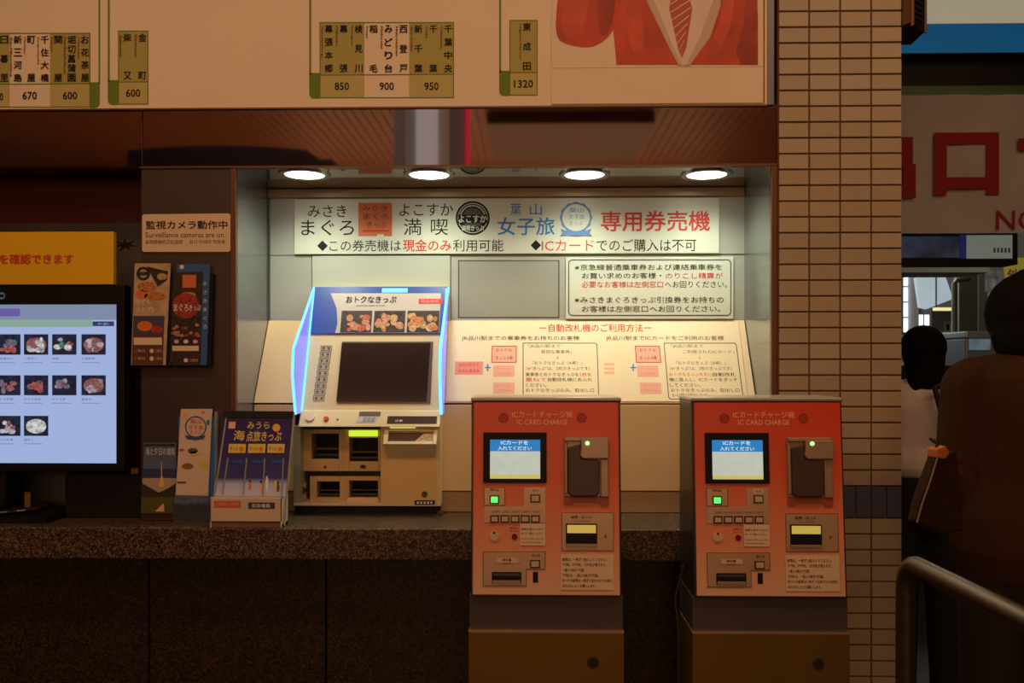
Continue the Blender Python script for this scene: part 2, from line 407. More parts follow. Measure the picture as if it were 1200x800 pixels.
# dark star shaped figure of the poster behind the television
st = []
for i in range(14):
    a = i*math.pi/7+.2; r = (13 if i % 2 == 0 else 4); st.append((147+r*1.25*math.cos(a), 287+r*.62*math.sin(a)))
gg.pp(st, .004, INK)
gg.pp([(147, 430), (158, 445), (163, 480), (158, 505), (150, 470)], .004, mat('poster_green', (.04, .07, .02), .6))
gg.pp([(150, 400), (170, 380), (170, 430), (158, 440)], .0045, mat('poster_rust', (.16, .04, .015), .6))
gg.pp([(148, 500), (170, 470), (170, 545), (150, 548)], .0045, mat('poster_rust2', (.10, .02, .01), .6))
o = gg.build('recess_poster'); tag(o, 'dim poster in the recess behind the television, maroon band over taupe', 'poster')

# ================================================================ COUNTER
ct = thing('stone_counter', (0, -.12, 0), 'long speckled brown granite counter running under the alcove and the television', 'counter')
xe = XL-.004
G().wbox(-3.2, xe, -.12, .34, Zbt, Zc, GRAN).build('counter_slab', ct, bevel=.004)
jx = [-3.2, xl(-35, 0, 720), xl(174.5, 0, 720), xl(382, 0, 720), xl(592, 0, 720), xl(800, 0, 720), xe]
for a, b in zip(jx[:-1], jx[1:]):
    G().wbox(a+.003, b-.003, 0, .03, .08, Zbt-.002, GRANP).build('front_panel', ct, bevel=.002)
G().wbox(-3.2, xe, .03, .30, 0, Zbt-.002, BLACK).build('plinth', ct)

# ================================================================ FARE BOARD
bfw = flat(-.012)
XBR = bfw.hit(899, 60)[0]
zb_ = bfw.hit(500, 124.8)[1]
fb = thing('fare_board', (0, -.02, zb_), 'large cream overhead fare board with green framed station tables', 'board')
g = G(bfw); g.box(-3.2, XBR, zb_, 3.25, -.045, 0, CREAM); g.build('board_panel', fb)
G(bfw).box(XBR, XBR+.022, zb_-.003, 3.25, -.045, .004, mat('board_frame_grey', (.16, .17, .20), .35, .6)).build('side_frame', fb, bevel=.002)
G(bfw).box(-3.2, XBR, zb_-.005, zb_, -.045, .002, BROWNF).build('bottom_frame', fb)
G(bfw).pq(-600, -6, 64, 1.5, .0006, RED).build('red_band', fb)
e = .0012
def fare_table(cols, groups, x0, x1, ytop, ydiv, ybot, romaji, bracket):
    g = G(bfw)
    # background tints per price group
    n = len(cols); cw = (x1-x0)/n; k = 0
    def yy(base_y, x): return base_y-(x-x0)*.0165 if False else base_y
    for (cnt, price, tint) in groups:
        a = x0+k*cw; b = a+cnt*cw
        if tint: g.pq(a, ytop, b, ydiv, .0006, OLIVE); g.pq(a, ydiv, b, ybot, .0006, PALEOL)
        k += cnt
    g.outline(x0, ytop, x1, ybot, 1.1, e, GREEN); g.pq(x0, ydiv-.5, x1, ydiv+.6, e, GREEN)
    if bracket == 'L':
        g.pp([(x0-12, ydiv-2), (x0, ydiv-2), (x0, ybot+.5), (x0-7, ybot+.5), (x0-10.5, ybot-1), (x0-12, ybot-4)], e, GREEN)
        g.pq(x0-12, -300, x0-9.8, ydiv, e, GREEN)
    if bracket == 'R':
        g.pp([(x1+11, ydiv-2), (x1+11, ybot-4), (x1+9.5, ybot-1), (x1+6, ybot+.5), (x1, ybot+.5), (x1, ydiv-2)], e, GREEN)
        g.pq(x1+9.6, -300, x1+11.4, ydiv, e, GREEN)
    t = g.build('fare_table', fb)
    g = G(bfw); k = 0
    for (cnt, price, tint) in groups:
        a = x0+k*cw; b = a+cnt*cw; c = (a+b)/2; wd = 5.6*len(price)
        if price: g.ptext(price, c-wd/2, (ydiv+ybot)/2-4.6, c+wd/2, (ydiv+ybot)/2+4.4, .0018, INK, .012)
        k += cnt
    for i, s in enumerate(cols):
        if not s: continue
        c = x0+(i+.62)*cw; size = min(9.6, (ydiv-ytop-6)/max(len(s), 4)*.98)
        g.vtext(s, c, ytop+3.5, ydiv-2.5, size if len(s) > 4 else 9.4, .0018, INK, .018)
        if romaji and romaji[i]:
            L = min(len(romaji[i])*2.9, ydiv-ytop-8)
            g.ptext(romaji[i], c-9.2, ytop+5, c-6.4, ytop+5+L, .0018, MAROON, .012, rot=1)
    g.build('lettering', t)
fare_table(['', '', '日暮里', '新三河島', '町屋', '千住大橋', '関屋', '堀切菖蒲園', 'お花茶屋'], [(3, '', 1), (3, '670', 0), (3, '600', 1)],
           -36, 106, 38.5, 98.5, 126, ['', '', 'Nippori', 'Shin-Mikawashima', 'Machiya', 'Senjuohashi', 'Sekiya', 'Horikirishobuen', 'Ohanajaya'], 'R')
G(bfw).ptext('0', 0, 109, 4, 118, .0018, INK, .012).build('lettering', fb)
fare_table(['柴又', '金町'], [(2, '600', 1)], 138.5, 174, 36, 96, 122.5, ['Shibamata', 'Kanamachi'], 'L')
fare_table(['幕張本郷', '幕張', '検見川', '稲毛', 'みどり台', '西登戸', '新千葉', '千葉', '千葉中央'], [(3, '850', 1), (3, '900', 0), (3, '950', 1)],
           374.5, 532, 26, 87.5, 115, ['Makuharihongo', 'Makuhari', 'Kemigawa', 'Inage', 'Midoridai', 'Nishi-Nobuto', 'Shin-Chiba', 'Chiba', 'Chibachuo'], 'L')
fare_table(['東成田'], [(1, '1320', 1)], 597, 630, 23.5, 85, 112, ['Higashi-Narita'], 'L')
# big poster at the right end
pf = flat(-.017)
ps = thing('wall_poster', pf.pt(*pf.hit(770, 120)), 'poster of a person in a red suit with striped tie, right end of fare board', 'poster')
u0, u1, v0, _ = pf.rect(646.5, -20, 896, 121)
G(pf).box(u0, u1, v0, 2.95, -.004, 0, PAPER).build('paper', ps)
J1 = mat('print_suit_red', (.55, .055, .02), .45, var=.3, scale=7); J2 = mat('print_suit_dark', (.36, .033, .016), .45, var=.3, scale=9)
J3 = mat('print_suit_light', (.60, .075, .03), .45, var=.2, scale=9); SH = mat('print_shirt', (.74, .62, .52), .5, var=.06, scale=12)
g = G(pf)
def sm(p, n=3):
    for _ in range(n):
        q = []
        for i in range(len(p)):
            (x0, y0), (x1, y1) = p[i], p[(i+1) % len(p)]; q += [(x0*.75+x1*.25, y0*.75+y1*.25), (x0*.25+x1*.75, y0*.25+y1*.75)]
        p = q
    return p
g.pp([(716, -90), (717, 0), (719, 40), (722.5, 76), (888, 76), (888, 40), (884, -90)], .001, J1)
g.pp(sm([(662, -90), (656, -20), (651, 22), (652, 44), (662, 52), (690, 57), (708, 49), (722, 32), (728, -20), (728, -90)]), .0013, J1)
g.pp(sm([(672, -90), (662, 0), (657, 30), (664, 46), (684, 34), (692, -10), (694, -90)]), .0016, J3)
g.pp(sm([(708, -90), (699, 10), (703, 46), (716, 36), (722, 0), (726, -90)]), .0018, J2)
g.pp(sm([(736, -90), (732, 10), (738, 60), (756, 66), (752, 20), (744, -90)]), .0016, J3)
g.pp(sm([(846, -90), (850, 10), (828, 60), (840, 66), (862, 20), (862, -90)]), .0016, J3)
g.pp([(888, 76), (868, 76), (862, 60), (872, 30), (874, -10), (872, -90), (884, -90), (888, 20)], .0018, J2)
g.pp([(756, -90), (762, 6), (790, 60), (799, 77), (806, 77), (822, 40), (838, 0), (846, -90)], .0022, SH)
g.pp([(752, -90), (757, 0), (780, 48), (795, 77), (799, 77), (790, 58), (766, 0), (764, -90)], .0026, mat('print_lapel', (.60, .44, .34), .5))
g.pp([(840, -90), (836, 0), (820, 44), (803, 77), (808, 77), (832, 44), (844, 8), (850, -90)], .0026, mat('print_lapel', (.60, .44, .34), .5))
g.build('suit_print', ps)
g = G(pf); TIE = mat('print_tie', (.50, .09, .05), .5)
g.pp([(788, -60), (786, 0), (784, 10), (795, 60), (799, 68), (804, 56), (811, 10), (808, 0), (806, -60)], .003, TIE)
for i in range(9):
    y = -14+i*9.5; h = max(2, 12-(max(0, y-10))*.20)
    g.pp([(798-h, y+9), (798-h, y+10.4), (798+h, y-4.6), (798+h, y-6)], .0034, SH)
g.build('tie_print', ps)
g = G(pf); MAR2 = mat('print_margin', (.30, .05, .05), .5)
g.pq(894.5, -300, 896, 120, .001, MAR2).pq(647, 78.5, 896, 79.3, .0006, mat('paper_crease', (.60, .46, .33), .6))
g.build('margin_print', ps)

# ================================================================ DOWNLIGHTS
GLOW = mat('downlight_glow', (1, 1, .88), emit=6)
for i, (px, nm) in enumerate(((357, 'leftmost recessed round downlight in the alcove ceiling'), (503, 'second recessed downlight from the left in the alcove ceiling'),
                             (685, 'third recessed downlight from the left in the alcove ceiling'), (828, 'rightmost recessed round downlight in the alcove ceiling'))):
    # ceiling plane intersection
    d = ray(px, 202); t = (Zfb-CAM.z)/d.z; p = CAM+d*t
    fr = Frame((p.x, p.y, Zfb-.006), (1, 0, 0), (0, 1, 0))  # W = up
    dl = thing('downlight', (p.x, p.y, Zfb), nm, 'light', 'alcove downlights')
    g = G(fr)
    n = 32
    for (r0, w0, r1, w1) in ((.086, 0, .084, -.005), (.084, -.005, .068, -.005), (.068, -.005, .064, .0)):
        pts = []
        for k in range(n):
            a = 2*math.pi*k/n; pts += [(r0*math.cos(a), r0*math.sin(a), w0), (r1*math.cos(a), r1*math.sin(a), w1)]
        g.raw(g.P(pts), [(2*k, (2*k+2) % (2*n), (2*k+3) % (2*n), 2*k+1) for k in range(n)], mat('downlight_rim', (.45, .42, .34), .25, .9), True)
    g.build('rim', dl)
    G(fr).cyl(0, 0, .065, -.003, -.001, GLOW).build('lens', dl)
    l = bpy.data.lights.new('downlight_lamp', 'SPOT'); l.energy = 13; l.color = (.95, 1.0, .76); l.spot_size = 155*D2R; l.spot_blend = .8; l.shadow_soft_size = .06
    lo = bpy.data.objects.new('downlight_lamp', l); C.objects.link(lo); lo.parent = dl; lo.location = (0, 0, -.012)

# ================================================================ SIGNS IN THE ALCOVE
sf = flat(YB-.022)
SIGNW = mat('sign_white_acrylic', (.66, .70, .60), .35)
sg = thing('ticket_sign', sf.pt(*sf.hit(594, 297)), 'long white sign with red, blue and black lettering under the downlights', 'sign')
G(sf).pbox(345, 232.5, 843, 297, -.011, 0, SIGNW).build('sign_panel', sg, bevel=.001)
g = G(sf); q = .001
g.ptext('みさき', 361, 240.5, 406, 254.5, q, INK, .003).ptext('まぐろ', 353, 257.5, 415, 276, q, INK, .003)
g.ptext('よこすか', 468, 238.5, 531, 253, q, INK, .003).ptext('満', 473, 256, 494, 275.5, q, INK, .003).ptext('喫', 505, 256, 525, 275.5, q, INK, .003)
g.ptext('葉', 598, 238, 611, 252, q, BLUE, .003).ptext('山', 621, 238.5, 635, 252, q, BLUE, .003)
g.ptext('女子旅', 583, 254.5, 650, 275.5, q, BLUE, .008)
g.ptext('専用券売機', 704, 247, 832, 271, q, RED, .012)
def diamond(g, cx, cy, r, w, m): g.pp([(cx-r, cy), (cx, cy+r), (cx+r, cy), (cx, cy-r)], w, m)
diamond(g, 378, 288, 6.2, q, INK); diamond(g, 628, 287.3, 6.2, q, INK)
g.ptext('この券売機は', 386, 281, 470, 294.5, q, INK, .003).ptext('現金のみ', 472, 280.5, 529, 294.5, q, RED, .01)
g.ptext('利用可能', 531, 280.5, 590, 294.5, q, INK, .003)
g.ptext('ICカード', 635, 281, 696, 294, q, RED, .006).ptext('でのご購入は不可', 699, 280, 816, 294.5, q, INK, .003)
g.build('lettering', sg)
g = G(sf); ORG_ = mat('emblem_orange', (.66, .17, .06), .5)
g.pp([(420, 237.5), (459.5, 237.5), (459.5, 276.5), (450, 276.5), (450, 274.5), (442, 274.5), (442, 276.5), (420, 276.5)], q, ORG_)
g.ptext('みさき', 425, 241, 454, 247, .002, MAROON, .006).ptext('まぐろ', 426, 250, 455, 257, .002, MAROON, .006).ptext('きっぷ', 430, 260, 453, 267, .002, MAROON, .006)
g.pq(425, 269.5, 455.5, 271.5, .002, RED); g.build('orange_emblem', sg)
g = G(sf)
g.pell(554, 255.5, 20, 20, q, INK, 36); g.pring(554, 255.5, 16.8, 17.6, .0018, SIGNW); g.pell(554, 255.5, 12, 12, .0016, GREYINK)
for i in range(15):
    a = -math.pi*(.12+.76*i/14); g.pell(554+14.5*math.cos(a), 255.5+14.5*math.sin(a), 1, 1.2, .002, SIGNW, 6)
g.pq(537, 251.5, 571, 261.5, .0022, INK).ptext('よこすか', 537.5, 252, 570.5, 261, .003, SIGNW, .02)
g.ptext('満喫きっぷ', 541, 264, 567, 270.5, .003, SIGNW, .02); g.build('round_emblem', sg)
g = G(sf); LB = mat('emblem_blue', (.12, .25, .55), .5)
pts = []
for i in range(40):
    a = math.pi*2*i/40; pts.append((675+(18.6+.7*math.cos(a*12))*math.cos(a), 255+(18.2+.7*math.cos(a*12))*math.sin(a)))
g.pp(pts, q, LB); g.pell(675, 255, 16.2, 15.8, .0018, SIGNW, 32)
g.ptext('葉山', 667, 243.5, 684, 249, .0024, LB).ptext('女子旅', 666, 251, 685, 257, .0024, LB).ptext('きっぷ', 667, 259, 683, 264, .0024, LB)
g.pp([(657, 268), (664, 270.5), (675, 272), (686, 270.5), (693, 268), (691, 273), (694, 277), (686, 275.5), (675, 277), (664, 275.5), (656, 277), (659, 273)], .003, LB)
g.build('blue_emblem', sg)
# notice
nt_ = thing('notice_sign', sf.pt(*sf.hit(761, 373)), 'white notice sign with rounded dark outline and five lines of text', 'sign')
G(sf).pbox(663, 301.5, 859.5, 373.5, -.011, 0, SIGNW).build('sign_panel', nt_, bevel=.001)
g = G(sf); g.outline(665.8, 303.8, 857, 370, 1.2, q, GREYINK, r=5)
def line(g, segs, y0, y1, fr_w=q, off=.006):
    for (t, a, c, m) in segs: g.ptext(t, a, y0, c, y1, fr_w, m, off)
line(g, [('※京急線普通乗車券および連絡乗車券を', 673.5, 846, INK)], 309.5, 316.5)
line(g, [('お買い求めのお客様・', 682, 775, INK), ('のりこし精算が', 780, 847, RED)], 319.5, 326.5)
line(g, [('必要なお客様は左側窓口', 681.5, 777, RED), ('へお回りください。', 779, 852, INK)], 329.5, 337)
line(g, [('※みさきまぐろきっぷ引換券をお持ちの', 673.5, 848, INK)], 347.5, 355)
line(g, [('お客様は左側窓口へお回りください。', 682, 844, INK)], 358, 365.5)
g.build('lettering', nt_)
# usage guide sheet on the slope
gs = thing('guide_sheet', SLF.pt(*SLF.hit(700, 470)), 'cream instruction sheet on the sloping shelf explaining ticket gate use', 'sign')
SHEET = mat('guide_sheet_cream', (.82, .68, .46), .5)
g = G(SLF); g.pprism([(525, 377), (864.5, 377), (876, 470.5), (523, 470.5)], .001, .003, SHEET); g.build('sheet', gs)
def P4(dx): return dx
g = G(SLF); q2 = .0036
g.ptext('ー自動改札機のご利用方法ー', 632, 380, 763, 389.5, q2, RED, .008)
g.ptext('JR品川駅までの乗車券をお持ちのお客様', 541, 394, 679, 400, q2, INK, .004)
g.ptext('JR品川駅までICカードをご利用のお客様', 710, 394, 848, 400, q2, INK, .004)
g.pp([(612.5, 402), (698, 402), (700, 404), (702, 464), (612.5, 464)], .0032, GREYINK); g.pp([(613.5, 403), (697.5, 403), (699, 404.5), (701, 463.5), (613.5, 463.5)], .0034, SHEET)
g.pp([(777.5, 402), (861, 402), (863, 404), (871.5, 468.5), (785, 468.5), (783, 466)], .0032, GREYINK); g.pp([(778.5, 403), (860.5, 403), (862, 404.5), (870.2, 467.5), (785.8, 467.5), (784, 465.5)], .0034, SHEET)
def lines(x, ls):
    for (dx, y, t, wd, m) in ls: g.ptext(t, x+dx, y, x+dx+wd, y+4.4, .0038, m, .006)
lines(616, [(3, 404, '「JR品川駅まで', 38, GREYINK), (18, 410.5, '有効な乗車券」', 36, GREYINK), (36, 417.5, '＋', 3, GREYINK), (8, 423.5, '「おトクなきっぷ（A券）」', 58, GREYINK),
            (1, 430, '（※“きっぷ”は、2枚のきっぷです）', 74, GREYINK), (0, 437, '乗車券とおトクなきっぷを', 62, INK), (63, 437, '2枚を', 14, RED), (0, 443, '重ねて', 24, RED), (26, 443, '自動改札機にお入れ', 52, INK),
            (0, 449.5, 'ください。', 24, INK), (0, 455.5, 'おトクなきっぷのみ、取出し口', 80, INK)])
lines(784, [(2, 404, '「JR品川駅まで', 38, GREYINK), (16, 410.5, 'ご利用されたICカード」', 60, GREYINK), (34, 417.5, '＋', 3, GREYINK), (8, 423.5, '「おトクなきっぷ（A券）」', 58, GREYINK),
            (1, 430, '（※“きっぷ”は、2枚のきっぷです）', 72, GREYINK), (0, 437, 'おトクなきっぷを先に', 50, RED), (51, 437, '自動改札', 27, INK), (0, 443, '機に投入し、ICカードをタッチ', 80, INK),
            (1, 449.5, 'してください。', 36, INK), (2, 455.5, 'おトクなきっぷのみ、取出し口', 80, INK), (3, 461.5, 'から受け取れます。', 44, INK)])
g.build('lettering', gs)
g = G(SLF)
g.pq(533.5, 424, 566, 439.5, .0032, SALMON).ptext('JR品川駅まで', 538, 426, 561, 430.5, .0036, RED, 0).ptext('有効な乗車券', 537, 433, 562, 437, .0036, RED, 0)
g.build('coupon_print', gs)
for cx in (571.5, 742): g = G(SLF); g.prism([SLF.hit(*p) for p in ((cx-3.6, 431.8), (cx-.8, 431.8), (cx-.8, 435.2), (cx+.8, 435.2), (cx+.8, 431.8), (cx+3.6, 431.8), (cx+3.6, 430.4), (cx+.8, 430.4), (cx+.8, 427), (cx-.8, 427), (cx-.8, 430.4), (cx-3.6, 430.4))], .0031, .0036, BLUE).build('plus_mark', gs)
for dx in (0, 168.5):
    a = 576+dx; g = G(SLF)
    g.pq(a, 405.5, a+29.5, 425.5, .0032, RED).pq(a+1, 406.5, a+28.5, 424.5, .0034, PINK)
    g.ptext('おトクな', a+5, 409, a+24, 412.5, .0038, GREYINK).ptext('きっぷ A券', a+5, 417.5, a+25, 422, .0038, GREYINK)
    g.build('coupon_print', gs)
    for y in (428.5, 448.5):
        b = a+2+dx*.02*(y-428)/20; g = G(SLF)
        g.pq(b, y, b+25, y+13.5, .0033, PINK)
        g.ptext('きっぷ', b+3, y+2, b+20, y+5, .0038, SALMON).ptext('ご利用券', b+4, y+8, b+21, y+11, .0038, SALMON)
        g.build('coupon_print', gs)
for k in range(3): G(SLF).pq(708, 426+k*5, 720, 428.6+k*5, .0033, PINK).build('stripe_print', gs)
G(SLF).pprism([(865.5, 377), (872, 377), (885, 470.5), (877, 470.5)], .001, .004, mat('slope_edge_strip', (.80, .62, .42), .4)).build('edge_strip', gs)

# ================================================================ TICKET MACHINE
TMF = Frame((0, YS-.02, zsb), (1, 0, 0), (0, (YB-.04)-(YS-.02), zl(336, YB-.04)-zsb))     # sloping upper face
def machine_x(px): return TMF.hit(px, 400)[0]
mx0 = TMF.hit(362, 400)[0]; mx1 = TMF.hit(521, 400)[0]
tm = thing('ticket_machine', ((mx0+mx1)/2, .08, Zc), 'cream ticket vending machine with tilted dark touch screen and glowing blue side fins', 'ticket machine')
ztop = zl(336, YB-.04)
g = G()
pb = TMF.pt(0, TMF.hit(440, 483)[1]); pt = TMF.pt(0, TMF.hit(440, 336)[1])
g.raw([(mx0, pb.y, pb.z), (mx1, pb.y, pb.z), (mx1, pt.y, pt.z), (mx0, pt.y, pt.z), (mx0, YB-.015, pb.z), (mx1, YB-.015, pb.z), (mx1, YB-.015, pt.z), (mx0, YB-.015, pt.z)],
      [(0, 1, 2, 3), (0, 4, 5, 1), (3, 2, 6, 7), (0, 3, 7, 4), (1, 5, 6, 2), (4, 7, 6, 5)], MCREAM)
g.build('upper_body', tm, bevel=.002)
# header
HB = mat('header_blue', (.015, .07, .36), .35); HB2 = mat('header_blue_light', (.05, .18, .6), .35)
g = G(TMF); g.pbox(367, 336.5, 523, 391.5, .0, .006, HB); hd = g.build('header_panel', tm, bevel=.001)
g = G(TMF); g.pp([(388, 344.5), (517, 344.5), (515, 391), (393, 391), (396, 380), (395, 362)], .007, mat('header_white', (.50, .45, .43), .45)); g.build('header_sheet', hd)
g = G(TMF); g.ptext('おトクなきっぷ', 406, 348, 465, 356, .008, INK, .016).ptext('special deal ticket', 418, 357.8, 452, 360.4, .008, GREYINK)
g.pq(491, 351, 519, 357, .0078, RED).ptext('現金専用', 494, 352.4, 514, 355.8, .0084, PINK); g.build('lettering', hd)
def food(g, a, b, c, d, w, bg, cols, n=14, seed=1):
    rnd = random.Random(seed); g.pq(a, b, c, d, w, bg); k = 0
    for i in range(n):
        rx = (c-a)*rnd.uniform(.07, .17); ry = (d-b)*rnd.uniform(.08, .18); k += .00004
        x = rnd.uniform(a+rx*1.05, c-rx*1.05); y = rnd.uniform(b+ry*1.05+(d-b)*.08, d-ry*1.05); g.pell(x, y, rx, ry, w+.0006+k, rnd.choice(cols), 9)
FD = mat('photo_dark', (.03, .02, .018), .5, var=.9, scale=90)
FR = [mat('photo_red', (.34, .035, .025), .5, var=.7, scale=160), mat('photo_meat', (.40, .09, .045), .5, var=.6, scale=160), mat('photo_pink', (.50, .22, .15), .5, var=.5, scale=160)]
FO = [mat('photo_orange', (.50, .18, .05), .5, var=.6, scale=160), mat('photo_straw', (.5, .32, .15), .5, var=.5, scale=160), FR[2]]
g = G(TMF); food(g, 400, 365, 436, 390.5, .0078, FD, FR, 14, 3); g.build('food_photo', hd)
g = G(TMF); food(g, 438.5, 365, 475, 390.5, .0078, FD, FO+[FR[0]], 16, 4); g.build('food_photo', hd)
g = G(TMF); food(g, 477.5, 365, 515, 390.5, .0078, FD, [FO[1], FO[0], mat('photo_cream', (.66, .50, .34), .5)], 18, 5); g.build('food_photo', hd)
G(TMF).pq(448, 338.5, 478, 343.5, .0066, mat('header_lamp', (.15, .55, 1.0), emit=1.6)).build('header_lamp', hd)
# screen
g = G(TMF); g.pbox(398, 400.5, 506, 472.5, .0, .004, MDARK); g.build('screen_bezel', tm, bevel=.001)
SCR = mat('dark_touch_glass', (.02, .012, .01), .12, spec=.9)
G(TMF).pp([(401, 402.5), (504.5, 402.5), (500, 470.5), (394.5, 470.5)], .0052, SCR).build('touch_screen', tm)
g = G(TMF)
for i in range(9):
    y = 405+i*7.3; x = 376-(y-405)*.15
    g.outline(x, y, x+13, y+6.3, .7, .002, GREYINK); g.ptext('■□■', x+2, y+1.6, x+11, y+4.6, .002, GREYINK)
g.build('price_key_strip', tm)
# fins : plates in the Y-Z plane
FIN = mat('fin_acrylic_lavender', (.24, .25, .85), rough=.3, emit=.9); EDGE = mat('fin_edge_cyan', (.16, .62, 1.0), emit=1.6)
def fin(xp, sgn, lab=None):
    z0 = zl(337, .31); z1 = zl(408, .04); z2 = zl(440, .04); z3 = zl(485, .10)
    poly = [(.312, z0), (.045, z1), (.035, z2), (.075, z3), (.150, z3), (.20, z2+.0)]
    yb = lambda z: YS-.02+(z-zsb)*((YB-.04-(YS-.02))/(zl(336, YB-.04)-zsb))
    poly = [(.318, z0), (.05, z1), (.038, z2), (.075, z3), (yb(z3)+.004, z3)]
    n = len(poly); th = .006
    g = G(); pts = [(xp-th/2, y, z) for y, z in poly]+[(xp+th/2, y, z) for y, z in poly]
    g.raw(pts, [tuple(range(n)), tuple(range(n, 2*n))[::-1]]+[(i, n+i, n+(i+1) % n, (i+1) % n) for i in range(n)], FIN)
    f = g.build('side_fin', tm)
    g = G(); g.tube([(xp, y, z) for y, z in poly[:4]], .0048, EDGE, 8)
    g.tube([(xp+sgn*.004, yb(z)-.006, z) for z in (z0-.005, z2, z3+.003)], .0042, EDGE, 8)
    g.build('lit_edge', f)
fin(mx0-.004, 1); fin(mx1+.004, -1)
# lower body
LF = flat(.11); z_l = zl(484, .11)
lx0 = LF.hit(344, 550)[0]; lx1 = LF.hit(516, 550)[0]
cav0 = LF.hit(352, 550)[0]; cav1 = LF.hit(446, 550)[0]; zc0 = LF.hit(400, 589)[1]; zc1 = LF.hit(400, 499)[1]
TEAL = mat('machine_side_teal_grey', (.30, .36, .30), .4)
g = G()
g.wbox(lx0, cav0, .11, .26, zc0, zc1, TEAL)                       # left cheek
g.wbox(cav0, cav1, .24, .26, zc0, zc1, MDARK)                     # cavity back
g.wbox(lx0, lx1, .108, .26, zc0-.010, zc0, MCREAM)                 # floor rail
g.wbox(cav1, lx1, .11, .26, zc0, zc1, MCREAM)
g.build('lower_body', tm, bevel=.001)
G().wbox(lx0+.004, LF.hit(511, 550)[0], .120, .255, Zc+.004, zc0-.010, BLACK).build('base', tm)
G().wbox(lx0-.008, lx1+.008, .13, .258, Zc, Zc+.006, MDARK).build('foot_strip', tm)
# ledge
LG = tilt(.085, LF.hit(430, 501)[1]-.0, .135, LF.hit(430, 482)[1]+.002)
g = G(); ya, za, yb_, zb2 = .090, LF.hit(430, 499.5)[1], .128, TMF.pt(0, TMF.hit(440, 482)[1]).z+.004
u0 = LF.hit(351, 490)[0]; u1 = LF.hit(516, 490)[0]
g.raw([(u0, ya, za), (u1, ya, za), (u1, yb_, zb2), (u0, yb_, zb2), (u0, .24, za), (u1, .24, za), (u1, .24, zb2), (u0, .24, zb2)],
      [(0, 1, 2, 3), (0, 4, 5, 1), (3, 2, 6, 7), (0, 3, 7, 4), (1, 5, 6, 2), (4, 7, 6, 5)], MCREAM)
g.build('control_ledge', tm, bevel=.003)
LG = tilt(ya, za, yb_, zb2)
G(LG).pcyl(363.5, 489.5, 5.2, 0, .006, mat('coin_disc_pinkish', (.70, .50, .42), .35)).build('coin_inlet', tm, bevel=.001)
G(LG).pcyl(382.5, 491, 2.9, 0, .006, mat('call_button_red', (.55, .05, .03), .35)).build('call_button', tm)
G(LG).pcyl(395.5, 491.5, 1.2, 0, .002, GREYINK).build('indicator', tm)
g = G(LG); g.pbox(421, 482.3, 446, 487.3, 0, .0015, MDARK); g.pp([(420, 488), (444, 488), (440, 495), (417, 495)], .0012, mat('reader_pale', (.45, .47, .48), .4))
for k in range(3): g.pp([(427+k*5, 489), (430+k*5, 489), (428+k*5, 494), (424.5+k*5, 494)], .0025, mat('reader_mark', (.22, .27, .36), .4))
g.build('card_reader', tm)
g = G(LG); g.pbox(454, 487.8, 512, 496.2, 0, .002, mat('slot_maroon_black', (.035, .008, .008), .3)); g.ptext('注意', 463, 492, 472, 494.5, .003, WHITE)
g.build('display_strip', tm)
# cavity modules
CF = flat(.15)
def module(a, b, c, d, holes, m=mat('module_beige', (.56, .39, .19), .42), nm='slot_module', Yf=.15, dep=.08, inner=(), lamp=None):
    # frame built of four borders round one opening
    fr = flat(Yf); g = G(fr); ha, hb, hc, hd_ = holes
    U0, U1, V0, V1 = fr.rect(a, b, c, d); u0, u1, v0, v1 = fr.rect(ha, hb, hc, hd_)
    g.box(U0, u0, V0, V1, -dep, 0, m); g.box(u1, U1, V0, V1, -dep, 0, m); g.box(u0, u1, V0, v0, -dep, 0, m); g.box(u0, u1, v1, V1, -dep, 0, m)
    o = g.build(nm, tm, bevel=.0015)
    g = G(fr); g.box(u0, u1, v0, v1, -dep, -dep+.006, BLACK)
    h = v1-v0
    g.box(u0+.002, u1-.002, v0+h*.10, v0+h*.20, -dep, -.02, DARKG); g.box(u0+.002, u1-.002, v0+h*.34, v0+h*.42, -dep, -.03, MDARK)
    g.build('slot_inner', o)
    return o
module(352, 503, 402, 552, (365, 508, 397, 538))
module(402, 503, 446, 552, (409, 513, 443, 541))
module(363, 558, 406, 590, (371, 564, 398, 583), Yf=.16)
module(406, 558, 446, 590, (409, 563, 443, 583), Yf=.16)
G(flat(.145)).pbox(409, 504, 443, 511, 0, .006, mat('slot_lamp_yellow_green', (.62, .85, .05), emit=1.0)).build('slot_lamp', tm, bevel=.002)
G(flat(.15)).pbox(407, 582.5, 444, 588.5, 0, .012, mat('tray_pale', (.75, .52, .34), .35)).build('ticket_tray', tm, bevel=.002)
g = G(flat(.15)); g.pcyl(352, 574, 6.5, -.02, .012, DARKG); g.pbox(347, 566, 358, 586, -.02, .008, mat('roll_cover_beige', (.45, .33, .2), .4)); g.build('roll_knob', tm, bevel=.003)
g = G(flat(.149)); g.pell(381, 547, 2, 1.6, .0015, MDARK, 8); g.pell(425.5, 546.5, 4, 2.4, .0015, MDARK, 10); g.pell(425.5, 546.5, 2, 1.4, .002, INK, 8); g.build('slot_marking', tm)
